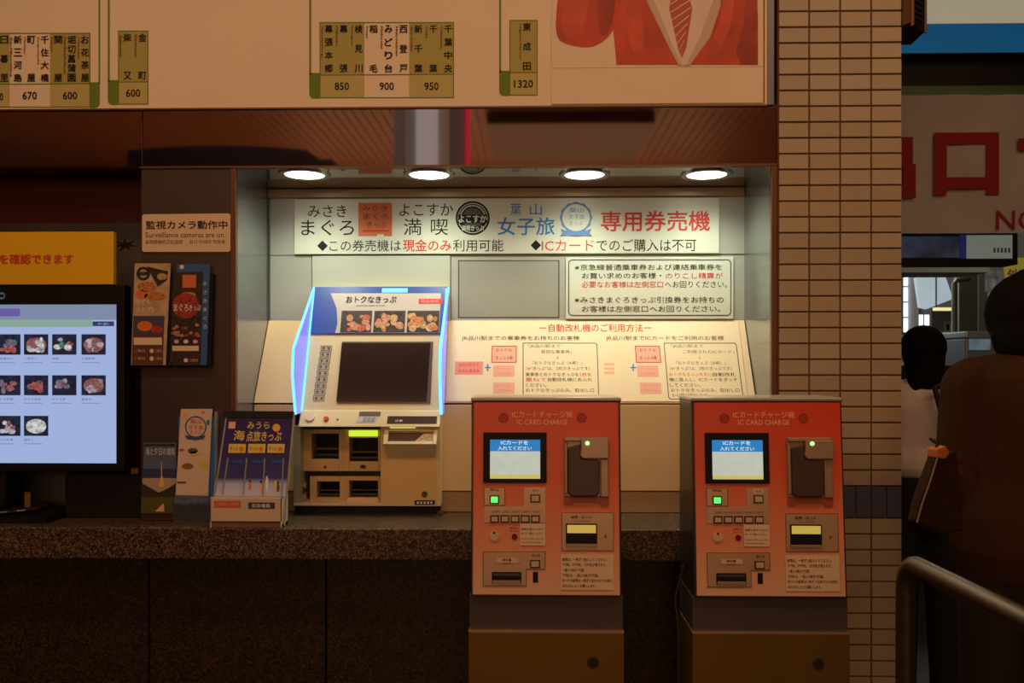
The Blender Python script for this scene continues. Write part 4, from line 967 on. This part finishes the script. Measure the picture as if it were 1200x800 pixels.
g = G(); u0 = tf.hit(-160, 560)[0]; u1 = tf.hit(5, 560)[0]
g.wbox(u0, u1, -.02, .03, Zc+.05, tf.hit(0, 548)[1], BLACK); g.build('stand_neck', tv)
g = G(Frame((tf.hit(-40, 570)[0], .06, Zc+.022), (1, 0, 0), (0, 1, 0))); n = 40
pts = [(.20*math.cos(2*math.pi*i/n), .14*math.sin(2*math.pi*i/n)) for i in range(n)]; g.prism(pts, .006, .014, mat('stand_gloss', (.04, .03, .025), .1, spec=.8)); g.build('stand_foot', tv, bevel=.003)
g = G(); g.wbox(tf.hit(-200, 580)[0], tf.hit(60, 580)[0], -.06, .15, Zc, Zc+.022, BLACK); bx_ = g.build('equipment_box'); tag(bx_, 'low black box under the television on the counter', 'box')
g = G(flat(-.062)); g.pbox(29.5, 576.5, 36, 594, 0, .004, mat('brass_clip', (.36, .18, .08), .3, .6)); g.build('clip', bx_)
g = G(); g.wbox(tf.hit(62, 580)[0], tf.hit(163, 580)[0], .04, .16, Zc, zl(556, .04), mat('black_case', (.012, .01, .01), .35)); b2 = g.build('black_case', bevel=.004); tag(b2, 'black case on the counter right of the television foot', 'box')
g = G(flat(.04)); g.pbox(157, 548, 165, 554, 0, .02, mat('brass_clip', (.36, .18, .08), .3, .6)); g.build('corner_fitting', b2)
# yellow sign
yf = flat(-.036)
ys = thing('yellow_sign', yf.pt(*yf.hit(60, 333)), 'bright yellow sign with red lettering above the television', 'sign')
YM = mat('sign_yellow', (.80, .50, .012), .45); 
G(yf).pbox(-330, 272, 133, 333.5, -.02, 0, YM).build('sign_panel', ys, bevel=.001)
g = G(yf); g.ptext('運行状況を確認できます', -52, 297.5, 86.5, 309.5, .001, RED, .022); g.build('lettering', ys)

# ================================================================ SPEAKER
sp = thing('wall_speaker', (XR+.04, .1, zl(34, .02)), 'black loudspeaker with brown edges on the pillar top right', 'speaker')
g = G(); a = XR+.002; zc_ = zl(34, .0, 1065)
BRE = mat('speaker_brown', (.18, .08, .03), .4)
pts = [(a, .0), (a+.018, -.03), (a+.085, .03), (a+.09, .14), (a, .14)]
n = len(pts)
def prz(z0, z1, m, sc_=1.0): 
    g.raw([(x, y, z0) for x, y in pts]+[(x, y, z1) for x, y in pts], [tuple(range(n))[::-1], tuple(range(n, 2*n))]+[(i, (i+1) % n, n+(i+1) % n, n+i) for i in range(n)], m)
prz(zc_, zc_+.30, BLACK); g.build('cabinet', sp, bevel=.003)
g = G(); g.tube([(a+.018, -.032, zc_-.002), (a+.018, -.032, zc_+.30)], .006, BRE, 8); g.tube([(a+.087, .03, zc_-.002), (a+.087, .03, zc_+.30)], .005, BRE, 8)
g.raw([(a-.001, -.003, zc_+.01), (a+.016, -.034, zc_+.01), (a+.016, -.034, zc_+.3), (a-.001, -.003, zc_+.3)], [(0, 1, 2, 3)], BRE); g.build('edge_trim', sp)
g = G()
for k in range(14):
    z = zc_+.03+k*.018; g.tube([(a+.030, -.0225, z), (a+.075, .0185, z)], .0025, DARKG, 6)
g.build('grille', sp)

# ================================================================ PASSAGE ON THE RIGHT
x_end = 5.5
LS = mat('lit_sign_cream', s2l((150, 140, 118)), emit=1.0, var=.04, scale=2); LBL = mat('lit_sign_blue', s2l((9, 68, 100)), emit=1.0, var=.12, scale=1.5)
hs = thing('overhead_sign', (2.6, 1.2, zl(64, 1.2, 1120)), 'wide cream and blue lit overhead sign across the passage', 'sign')
fr = flat(1.2); xa = XR-.3
g = G(fr); _, z1 = fr.hit(1120, 28); _, z0 = fr.hit(1120, 62); _, z2 = fr.hit(1120, -60)
G(fr).box(xa, x_end, z0, z2, -.2, -.002, DARKG).build('casing', hs)
G(fr).box(xa, x_end, z1, z2, 0, .004, LS).build('cream_face', hs); G(fr).box(xa, x_end, z0, z1, 0, .004, LBL).build('blue_face', hs)
# dark bulkhead and green rail
fr = flat(1.3); g = G(fr); _, za = fr.hit(1120, 62); _, zb3 = fr.hit(1120, 101)
struct(g.box(xa, x_end, zb3, 3.3, -.3, 0, mat('bulkhead_black', (.006, .006, .006), .5)).build('wall_bulkhead'))
fr2 = flat(1.28); _, za = fr2.hit(1120, 100.5); _, zb4 = fr2.hit(1120, 111.5)
struct(G(fr2).box(xa, x_end, zb4, za, -.1, 0, mat('rail_green', (.10, .17, .07), .35, .2, var=.4, scale=2)).build('trim_6'))
# banner
bn = thing('exit_banner', (2.4, 1.25, zl(272, 1.25, 1120)), 'pale cloth banner with big red kanji hanging across the passage', 'banner')
fr = flat(1.25); g = G(fr); BNM = mat('banner_cloth', (.50, .46, .46), .7, var=.12, scale=3, bump=.3)
_, zt_ = fr.hit(1120, 111.5); _, zb5 = fr.hit(1120, 273); 
N = 60; vs1 = []; fs1 = []
for i in range(N+1):
    x = xa+(x_end-xa)*i/N
    for j in range(7):
        zz = zb5+(zt_-zb5)*j/6; w = .008*math.sin(x*9+j*.5)+.006*math.sin(x*23+j)
        vs1.append(fr.pt(x, zz, w))
for i in range(N):
    for j in range(6): fs1.append((i*7+j, (i+1)*7+j, (i+1)*7+j+1, i*7+j+1))
g.raw(vs1, fs1, BNM, True); g.build('cloth', bn)
BR = mat('banner_red', (.30, .012, .014), .7)
g = G(fr); o_ = .04
g.ptext('出', 996, 155, 1071, 233, .02, BR, .045).ptext('口', 1092, 156.5, 1168, 229.5, .02, BR, .045).ptext('で', 1190, 158, 1266, 229, .02, BR, .04)
g.ptext('NO', 1165, 247, 1216, 270, .02, BR, .006); g.build('lettering', bn)
# hanging display under banner
fr = flat(1.35)
hd2 = thing('hanging_display', (xl(1120, 1.35, 300), 1.4, zl(308, 1.35, 1120)), 'long dark framed hanging display under the banner with pale right panel', 'display')
G(fr).pbox(1040, 273, 1193, 310, -.12, 0, BLACK).build('frame', hd2, bevel=.003)
for xx_ in (1075, 1165): G().tube([(xl(xx_, 1.45, 300), 1.45, zb3), (xl(xx_, 1.45, 300), 1.45, zl(276, 1.45, xx_))], .015, DARKG, 8).build('hanger', hd2)
G(fr).pq(1048, 277, 1124, 302, .002, mat('display_dim_blue', s2l((40, 48, 62)), emit=.6, var=.6, scale=9)).build('dim_screen', hd2)
o = G(fr); o.pq(1124, 275, 1132, 303, .004, mat('display_navy', s2l((20, 28, 75)), emit=.8)); o.pq(1132, 275.5, 1186, 303, .003, mat('display_pale', s2l((105, 110, 100)), emit=.8))
for k in range(5): o.pq(1163.5+k*4.3, 290.5, 1166+k*4.3, 296, .005, GREYINK)
o.build('pale_panel', hd2)
# passage far room
PWALL = mat('far_wall_grey', (.42, .42, .40), .6, var=.15, scale=2)
YFAR = 7.0
struct(G().wbox(XR-.6, x_end+3, YFAR, YFAR+.1, 0, 3.6, PWALL).build('wall_far'))
struct(G().wbox(x_end+3, x_end+3.1, -.5, YFAR, 0, 3.6, PWALL).build('wall_side'))
struct(G().wbox(-1.0, XL, .56, .62, 0, 3.6, PWALL).build('wall_behind'))
DAY = mat('daylight_pane', (.80, .88, 1.0), emit=1.5)
fr = flat(YFAR-.02)
def window(n, a, b, c, d, cols, rows_, m=DAY):
    wn = struct(G(fr).pbox(a, b, c, d, 0, .03, mat('window_frame_grey', (.14, .14, .13), .5)).build('window_%d' % n))
    for i in range(cols):
        for j in range(rows_):
            x0 = a+(c-a)*i/cols; x1 = a+(c-a)*(i+1)/cols; y0 = b+(d-b)*j/rows_; y1 = b+(d-b)*(j+1)/rows_
            G(fr).pbox(x0+.8, y0+.8, x1-.8, y1-.8, .03, .034, m).build('pane', wn)
window(1, 1056.5, 318, 1065, 390, 1, 4); window(2, 1073, 368, 1089, 389, 2, 1); window(3, 1107, 366, 1117, 380, 1, 1)
struct(G(flat(2.3)).box(xl(1040, 2.3), xl(1160, 2.3), zl(319, 2.3, 1110), zl(306, 2.3, 1110), -.3, 0, mat('beam_olive_cream', (.40, .38, .28), .5)).build('trim_7'))
struct(G().wbox(xl(1066, 6.9), xl(1072, 6.9), 6.8, 6.98, 0, 3.3, mat('far_pier_pale', (.5, .5, .5), .5)).build('trim_8'))
# pale tilted canopy, the daylight on it put in as emission
fr3 = flat(6.0)
cp = G(fr3)
for xx_ in (1080, 1100): cp.tube([(xl(xx_, 6.02, 340), 6.02, 3.3), (xl(xx_, 6.02, 340), 6.02, zl(330, 6.02, xx_))], .012, DARKG, 6)
cp.pprism([(1073, 325), (1107, 321), (1117, 350), (1086, 362), (1078, 360)], -.05, 0, mat('canopy_glow', s2l((165, 180, 190)), emit=.85, var=.1, scale=3)); tag(cp.build('glowing_canopy'), 'pale blue panel hanging in the far hall, glowing in place of daylight', 'panel')
cp = G(fr3)
for xx_ in (1097, 1118): cp.tube([(xl(xx_, 5.97, 340), 5.97, 3.3), (xl(xx_, 5.97, 340), 5.97, zl(362, 5.97, xx_))], .008, DARKG, 6)
cp.pbox(1093, 360.5, 1122, 364, 0, .05, mat('tube_light_yellow', s2l((225, 215, 150)), emit=1.1)); tag(cp.build('tube_light'), 'thin yellowish tube light in the far hall', 'light')
# far columns, board, post
cm = G().wbox(xl(1124, 4.6, 360), xl(1146, 4.6, 360), 4.6, 4.7, 0, 3.3, mat('far_column_brown', (.10, .085, .07), .5)); tag(cm.build('hall_column'), 'broad dark column in the far hall left of the yellow poster', 'column')
cm = G().wbox(xl(1146.5, 5.2, 360), xl(1158, 5.2, 360), 5.2, 5.28, 0, 3.3, mat('far_column_green', (.07, .07, .05), .5)); tag(cm.build('hall_column'), 'narrow dark olive column just right of the broad one', 'column')
g = G(); xx = xl(1118.5, 4.2, 360); g.tube([(xx, 4.2, 0), (xx, 4.2, zl(332, 4.2, 1118)), (xx+.02, 4.2, zl(328, 4.2, 1118)), (xx+.12, 4.2, zl(326, 4.2, 1118))], .022, mat('post_olive', (.09, .09, .06), .4), 12)
tag(g.build('bent_post'), 'slim bent metal post in the far hall', 'post')
g = G(flat(6.5)); g.pbox(1089, 362, 1116, 392, 0, .05, mat('far_kiosk_tan', (.25, .21, .16), .5)); kk = g.build('wall_kiosk')
g = G(flat(6.5))
g.pbox(1103, 376, 1112, 389, .05, .06, mat('kiosk_label', (.45, .38, .25), .5)).pbox(1106, 380, 1109, 387, .06, .064, BLACK); g.build('kiosk_sign', kk); tag(kk, 'small tan kiosk by the far hall windows', 'kiosk')
g = G(flat(5.0)); g.pbox(1128, 371, 1137, 388, 0, .03, mat('notice_red_grey', (.22, .08, .08), .5)); g.pbox(1127, 370, 1138, 389, -.02, 0, ALU); tag(g.build('column_notice'), 'small framed notice on the broad far column', 'notice')
dk = G().wbox(XR-.5, x_end+2.8, 3.12, 3.18, 0, zl(428, 3.12, 1110), mat('backdrop_black', (.012, .012, .012), .6)); tag(dk.build('dark_backdrop'), 'long low black partition added across the far hall to keep its lower part dark', 'backdrop')  # added sheet; hides the bright background so the lower hall stays dark
# ticket gates
GM = mat('gate_grey', (.22, .24, .26), .4, .3)
def gate(a, b, c, Y, lab):
    x0 = xl(a, Y, 400); x1 = xl(c, Y, 400); z = zl(b, Y, a)
    t = thing('service_counter', ((x0+x1)/2, Y, 0), lab, 'counter', 'grey service counters in the far hall')
    G().wbox(x0, x1, Y, Y+.35, 0, z-.05, GM).build('body', t, bevel=.01)
    G().wbox(x0-.004, x1+.004, Y-.01, Y+.36, z-.05, z, mat('gate_top_grey', (.30, .32, .35), .3, .3)).build('top', t, bevel=.01)
    G(flat(Y-.005)).pbox(a+4, b+9, c-6, b+22, 0, .008, mat('gate_panel_blue', s2l((110, 128, 140)), emit=.45, var=.5, scale=12)).build('glass_front', t)
gate(1098, 389, 1125, 3.95, 'grey service counter in the far hall between the two people')
gate(1131.5, 388, 1166, 3.3, 'grey service counter in the far hall next to the man')
# yellow poster
pyf = flat(2.6)
yp = thing('yellow_poster', pyf.pt(*pyf.hit(1190, 340)), 'yellow handwritten style poster with magenta kanji behind the man', 'poster')
YP = mat('poster_yellow', s2l((205, 200, 60)), emit=.0); YP = mat('poster_yellow_lit', (.85, .80, .10), .5)
G(pyf).pprism([(1176, 311), (1190, 310), (1192, 302), (1240, 300), (1240, 340), (1179, 340)], -.01, 0, YP).build('sheet', yp)
g = G(pyf); g.ptext('外構', 1180, 315, 1212, 327, .002, mat('poster_magenta', (.5, .03, .2), .5), .02); g.build('lettering', yp)
G(pyf).pprism([(1158, 343), (1240, 338), (1240, 352), (1158, 350)], -.01, 0, YP).build('lower_sheet', yp)
G(pyf).pbox(1155, 318, 1175, 342, -.01, -.002, mat('poster_photo_grey', (.3, .33, .36), .5, var=.7, scale=20)).build('photo_sheet', yp)
l = bpy.data.lights.new('hall_lamp', 'POINT'); l.energy = 60; l.color = (1, .95, .8); l.shadow_soft_size = .3
lo = bpy.data.objects.new('hall_lamp', l); C.objects.link(lo); lo.location = (3.0, 4.6, 2.9)
l = bpy.data.lights.new('hall_fill_near', 'POINT'); l.energy = 11; l.color = (1, .95, .85); l.shadow_soft_size = .2  # added fill to brighten the yellow poster and the blouse
lo = bpy.data.objects.new('hall_fill_near', l); C.objects.link(lo); lo.location = (2.6, 1.9, 2.85)

# ================================================================ HANDRAIL
hr = thing('handrail', (.8, -1.03, 0), 'brushed steel handrail in the lower right foreground', 'handrail')
Yp = -1.03; f1 = flat(Yp); hx = f1.hit(1061, 700)[0]; hz = f1.hit(1061, 656)[1]
RAIL = mat('rail_steel', (.13, .092, .055), .38, .9, var=.1, scale=12, stretch=(1, .1, 1))
path = [(hx, Yp, 0), (hx, Yp, hz-.06)]
for k in range(1, 9):
    a = k*math.pi/16; path.append((hx+.0*k, Yp-.055*(1-math.cos(a)), hz-.055+.055*math.sin(a)))
path += [(hx+.01, Yp-.4, hz), (hx+.02, Yp-.9, hz), (hx+.03, Yp-1.5, hz)]
G().tube(path, .0185, RAIL, 20).build('rail', hr)
G().tube([(hx+.03, Yp-1.48, 0), (hx+.03, Yp-1.48, hz-.01)], .0185, RAIL, 16).build('post', hr)
G(Frame((hx, Yp, 0), (1, 0, 0), (0, 1, 0))).cyl(0, 0, .045, 0, .008, RAIL).build('flange', hr)

# ================================================================ PEOPLE
SKIN = mat('skin', (.55, .32, .22), .5)
def fingers(g, wrist, d, side, m, curl=.5):
    # d forearm direction, side unit vector across the palm (towards the thumb)
    d = Vector(d).normalized(); side = Vector(side).normalized(); nrm = d.cross(side).normalized()
    w = Vector(wrist); pc_ = w+d*.045
    for k in (-1, 0, 1): g.cap(w+side*k*.016, w+d*.08+side*k*.024, .015, .014, m, 8)
    for k, L in enumerate((.062, .074, .080, .070)):
        off = side*(-.030+k*.020); p = w+d*.085+off
        dd = (d+nrm*curl*.3).normalized(); q = p+dd*L*.5; d2 = (d+nrm*curl*1.1).normalized(); e2 = q+d2*L*.32; d3 = (d*.6+nrm*curl*1.8).normalized()
        g.cap(p, q, .0092, .0086, m, 8).cap(q, e2, .0086, .0080, m, 8).cap(e2, e2+d3*L*.25, .0080, .0072, m, 8)
    p = w+d*.02+side*.030; q = p+(d*.6+side*.7).normalized()*.04; g.cap(p, q, .0125, .0105, m, 8).cap(q, q+(d*.9+side*.2+nrm*.3).normalized()*.032, .0105, .009, m, 8)
def person(root, H, shirt, pants, hairm, hairstyle, arms, sh=.20, rz=0, jacket=False, waist=.95, hs=1.0, hoff=(0, 0, 0)):
    s = H/1.72; R = Matrix.Translation(root.location) @ Matrix.Rotation(rz, 4, 'Z') @ Matrix.Scale(s, 4)
    V = Vector
    hc = V((0, .01, 1.60))+V(hoff); RH = R @ Matrix.Translation(hc) @ Matrix.Scale(hs, 4) @ Matrix.Translation(-hc)
    # body, one continuous surface, facing +Y
    g = G(); m = SKIN
    g.ell(hc+V((0, 0, .01)), (.074, .092, .10), m).ell(hc+V((0, .02, -.05)), (.056, .070, .072), m)
    g.cap(hc+V((0, .096, .0)), hc+V((0, .108, -.028)), .010, .013, m, 8)     # nose
    for sx_ in (-1, 1): g.ell(hc+V((sx_*.078, -.005, -.01)), (.012, .022, .032), m, 10, 8)
    g.ell(hc+V((0, .086, -.066)), (.024, .010, .008), m, 10, 6)
    g.cap((0, -.012, 1.42), (0, 0, 1.53), .056, .052, m)
    g.cap((0, -.01, 1.36), (0, 0, 1.05), .13, .12, m, 18, sq=(1.18, .72, 1)).cap((0, 0, 1.05), (0, 0, .93), .12, .14, m, 18, sq=(1.1, .78, 1))
    for sx_ in (-1, 1):
        g.cap((sx_*.06, -.01, 1.42), (sx_*(sh-.03), -.01, 1.405), .05, .05, m)
        g.cap((sx_*.085, 0, .92), (sx_*.09, .015, .50), .085, .055, m).cap((sx_*.09, .015, .50), (sx_*.09, -.01, .09), .053, .036, m)
        g.cap((sx_*.09, -.03, .045), (sx_*.095, .15, .035), .036, .030, m)
    for i, (shp, elb, wr, dd, side) in enumerate(arms):
        g.cap(shp, elb, .045, .037, m).cap(elb, wr, .036, .025, m); fingers(g, wr, dd, side, m, .6)
    b = g.build('body', root, remesh=.0055, smooth_it=2, xf=R)
    # eyes
    g = G()
    for sx_ in (-1, 1): g.ell(hc+V((sx_*.030, .084, .008)), (.012, .008, .007), WHITE, 10, 6); g.ell(hc+V((sx_*.030, .091, .008)), (.005, .003, .005), INK, 8, 6)
    g.build('eyes', b, xf=R)
    g = G()
    # hair
    if hairstyle == 'short':
        g.ell(hc+V((0, -.018, .028)), (.094, .104, .098), hairm).ell(hc+V((0, -.045, -.025)), (.088, .074, .085), hairm).cap(hc+V((-.035, -.045, -.09)), hc+V((.035, -.045, -.09)), .040, .040, hairm)
        rr = random.Random(4)
        for i in range(46):
            a = rr.uniform(0, 2*math.pi); e_ = rr.uniform(.1, 1.4); dv = V((math.cos(a)*math.cos(e_)*.086, -abs(math.sin(a))*math.cos(e_)*.10-.018, .032+math.sin(e_)*.094))
            g.cap(hc+dv*.95, hc+dv*1.03+V((0, 0, -.02)), .013, .006, hairm, 6)
    else:
        g.ell(hc+V((0, -.018, .025)), (.098, .112, .10), hairm).cap(hc+V((0, -.03, 0)), hc+V((0, -.05, -.13)), .09, .075, hairm)
        for k in (-1, 0, 1): g.cap(hc+V((k*.04, -.07, -.10)), hc+V((k*.05, -.085, -.22)), .042, .025, hairm)
    g.build('hair', root, remesh=.007, smooth_it=2, xf=RH)
    # top
    g = G(); e_ = .018
    g.cap((0, -.012, 1.355), (0, -.01, 1.15), .145, .143, shirt, 20, sq=(1.22, .80, 1)).cap((0, -.01, 1.15), (0, -.005, waist+.10), .145, .165, shirt, 20, sq=(1.20, .80, 1))
    g.cap((0, -.005, waist+.12), (0, 0, waist+.03), .165, .172, shirt, 20, sq=(1.20, .82, .5) if not jacket else (1.2, .82, 1))
    for sx_ in (-1, 1): g.cap((sx_*.045, -.012, 1.435), (sx_*(sh-.012), -.012, 1.405), .052, .062, shirt)
    if jacket:
        # turned collar round the neck
        for k in range(11):
            a = math.pi+math.pi*k/10; g.cap((.062*math.cos(a), -.005+.062*math.sin(a), 1.465), (.072*math.cos(a), -.008+.074*math.sin(a), 1.492), .014, .012, shirt, 8)
    for i, (shp, elb, wr, dd, side) in enumerate(arms):
        wv = V(wr)-V(dd).normalized()*.02
        g.cap(shp, elb, .064, .054, shirt).cap(elb, wv, .053, .042, shirt)
        # creases
        for k in range(4):
            p = V(shp).lerp(V(elb), .45+.16*k); g.cap(p+V((-.01, -.052, .01)), p+V((.03, -.048, -.012)), .010, .008, shirt, 6)
    g.build('jacket' if jacket else 'blouse', root, remesh=.008, smooth_it=3, xf=R)
    g = G()
    g.cap((0, 0, waist+.06), (0, 0, .90), .138, .150, pants, 20, sq=(1.12, .85, 1))
    for sx_ in (-1, 1): g.cap((sx_*.085, 0, .90), (sx_*.095, .012, .50), .102, .080, pants).cap((sx_*.095, .012, .50), (sx_*.095, -.01, .11), .080, .066, pants)
    g.build('trousers', root, remesh=.010, smooth_it=3, xf=R)
    g = G()
    for sx_ in (-1, 1): g.cap((sx_*.09, -.035, .043), (sx_*.097, .15, .036), .043, .036, BLACK, 12); g.wbox(sx_*.093-.038, sx_*.093+.038, -.07, .18, .0, .02, BLACK)
    g.build('shoes', root, remesh=.007, smooth_it=1, xf=R)
HAIR = mat('hair_black', (.006, .004, .004), .85, var=.4, scale=60, bump=.3, spec=.1)
# the man
Ym = -.36; fm = flat(Ym); mxx = fm.hit(1210, 430)[0]
man = thing('person', (mxx, Ym, 0), 'person seen from behind in a brown jacket at the right edge', 'person')
JK = mat('jacket_brown_wool', (.042, .018, .007), .85, var=.2, scale=7, bump=.6, spec=.1, stretch=(1, 1, .5))
TRS = mat('trousers_black', (.012, .009, .008), .7)
mArms = [((-.165, -.01, 1.39), (-.19, .0, 1.13), (-.17, .20, 1.06), (.25, 1, -.1), (0, 0, 1)), ((.172, -.01, 1.395), (.21, -.02, 1.12), (.21, .05, .88), (0, .15, -1), (0, 1, .1))]
person(man, 1.775, JK, TRS, HAIR, 'short', mArms, rz=-.22, jacket=True, waist=.93, hs=1.18, sh=.168, hoff=(0, .03, -.045))
# his bag
fbg = flat(Ym-.06)
bg = thing('shoulder_bag', fbg.pt(*fbg.hit(1095, 620)), 'brown bag with orange top edge hanging at the side of the brown jacket', 'bag')
LEA = mat('bag_leather_brown', (.03, .013, .006), .8, var=.2, scale=20, spec=.1)
fB = Frame((fbg.hit(1100, 570)[0], Ym-.125, fbg.hit(1100, 575)[1]), (1, .55, 0), (0, 0, 1))
g = G(fB); g.pprism([(1099, 533), (1122, 528), (1130, 622), (1104, 626), (1074, 612), (1080, 585)], -.03, 0, LEA); g.build('bag_body', bg, bevel=.006)
g = G(fB); g.pprism([(1097, 526), (1107, 522), (1112, 530), (1106, 538), (1097, 536)], -.028, .004, mat('bag_orange', (.45, .13, .02), .5)); g.build('orange_edge', bg, bevel=.003)
g = G(); P3 = [fB.pt(*fB.hit(x, y), .004) for x, y in ((1097, 536), (1088, 565), (1079, 590), (1073, 612))]; g.tube(P3, .0022, mat('bag_piping_pale', (.16, .12, .08), .4), 8); g.build('piping', bg)
g = G(); g.tube([fB.pt(*fB.hit(1101, 526), -.01), fB.pt(*fB.hit(1107, 519), -.02), fB.pt(*fB.hit(1114, 516), -.06), fB.pt(*fB.hit(1114, 526), -.02)], .004, LEA, 8); g.build('handle', bg)
# the woman
Yw = 1.0; fw = flat(Yw); wx_ = fw.hit(1081, 430)[0]
wom = thing('person', (wx_, Yw, 0), 'dark haired person in a pale blouse beyond the tiled pillar', 'person')
BLO = mat('blouse_pale_pink', (.85, .76, .76), .7, var=.08, scale=10, bump=.3)
SKT = mat('trousers_dark', (.012, .011, .012), .7)
wArms = [((-.185, -.01, 1.39), (-.22, .0, 1.13), (-.12, .19, 1.05), (.4, 1, .1), (0, 0, 1)), ((.185, -.01, 1.39), (.21, .02, 1.13), (.12, .20, 1.10), (-.4, 1, .1), (0, 0, 1))]
person(wom, 1.66, BLO, SKT, HAIR, 'long', wArms, sh=.18, rz=-.15, waist=1.04)
wbg = thing('backpack', (wx_+.085, Yw-.16, 1.0), 'black backpack on the pale bloused person beyond the pillar', 'bag')
g = G(); BK = mat('backpack_black', (.012, .012, .014), .6)
g.cap((wx_+.085, Yw-.19, 1.37), (wx_+.10, Yw-.18, 1.12), .06, .085, BK, 14, sq=(1, .7, 1)); g.build('pack', wbg, remesh=.008, smooth_it=2)
g = G(); g.tube([(wx_+.06, Yw-.17, 1.44), (wx_-.03, Yw-.175, 1.40), (wx_-.005, Yw-.20, 1.26), (wx_+.07, Yw-.20, 1.16)], .012, BK, 8); g.build('strap', wbg)

# ================================================================ BEHIND THE CAMERA (seen in the mirror fascia)
struct(G().wbox(-6, 9, -8.1, -8, 0, 3.7, mat('rear_wall_brown', (.12, .06, .04), .6)).build('wall_front'))
hp = thing('hanging_sign', (-.56, -3.1, 2.9), 'grey and white ceiling hung sign behind the camera, mirrored in the fascia', 'sign')
def mir(px, py, dist):   # where a ray mirrored by the fascia reaches the given distance in front of it
    d = ray(px, py); t = (0-CAM.y)/d.y; p = CAM+d*t; k = dist/d.y; return p.x+d.x*k, p.z+d.z*k
def rbox(nm, par, a, c, y0, y1, dist, th, m, zc2=None):
    x0, zt = mir(a, y0, dist); x1, zb = mir(c, y1, dist); o = G().wbox(x0, x1, -dist-th, -dist, zb, min(zt, 3.58) if zc2 is None else zc2, m).build(nm, par); return o
DSG = 3.0
rbox('outer_panel', hp, 462, 476, 140, 204, DSG, .3, mat('rear_grey', (.30, .42, .62), .4), 3.55)
rbox('outer_panel', hp, 475, 487, 132, 204, DSG-.02, .3, mat('rear_bluegrey', (.42, .60, .95), .4), 3.58)
rbox('lit_panel', hp, 488, 513, 128, 206, DSG-.05, .3, mat('rear_lit_white', s2l((190, 185, 190)), emit=.9), 3.58)
rbox('outer_panel', hp, 513, 527, 128, 204, DSG-.03, .3, mat('rear_grey2', (.6, .7, .85), .4), 3.58)
rbox('outer_panel', hp, 528, 545, 134, 204, DSG, .3, mat('rear_bluegrey2', (.24, .32, .5), .4), 3.55)
rbox('pink_lamp', hp, 545.5, 550, 140, 204, DSG-.02, .1, mat('rear_pink', s2l((210, 30, 70)), emit=1), 3.55)
x0, z0 = mir(575, 190, 2.6); x1, z1 = mir(755, 145, 2.6)
o = G().wbox(-.36, 1.04, -5.7, -4.4, 3.50, 3.60, mat('hatch_dark', (.06, .022, .014), .5)).build('ceiling_hatch'); tag(o, 'dark boxed ceiling panel behind the camera, mirrored in the fascia', 'panel')
g = G(); nn = 16; top = []; bot = []
for i in range(nn+1):
    px = 150+240*i/nn; arc = 193-21*math.sin(math.pi*min(1, (i/nn)*.62+.22))**.7 if i < nn-1 else 188
    x, zt = mir(px, arc-1, 2.9); _, zb = mir(px, 206, 2.9); top.append((x, zt)); bot.append((x, zb))
g.fr = Frame((0, -2.9, 0)); g.prism(bot+top[::-1], 0, .2, mat('arch_navy', (.012, .016, .06), .5)); tag(g.build('navy_arch'), 'navy curved hanging panel behind the camera, mirrored in the fascia', 'panel')
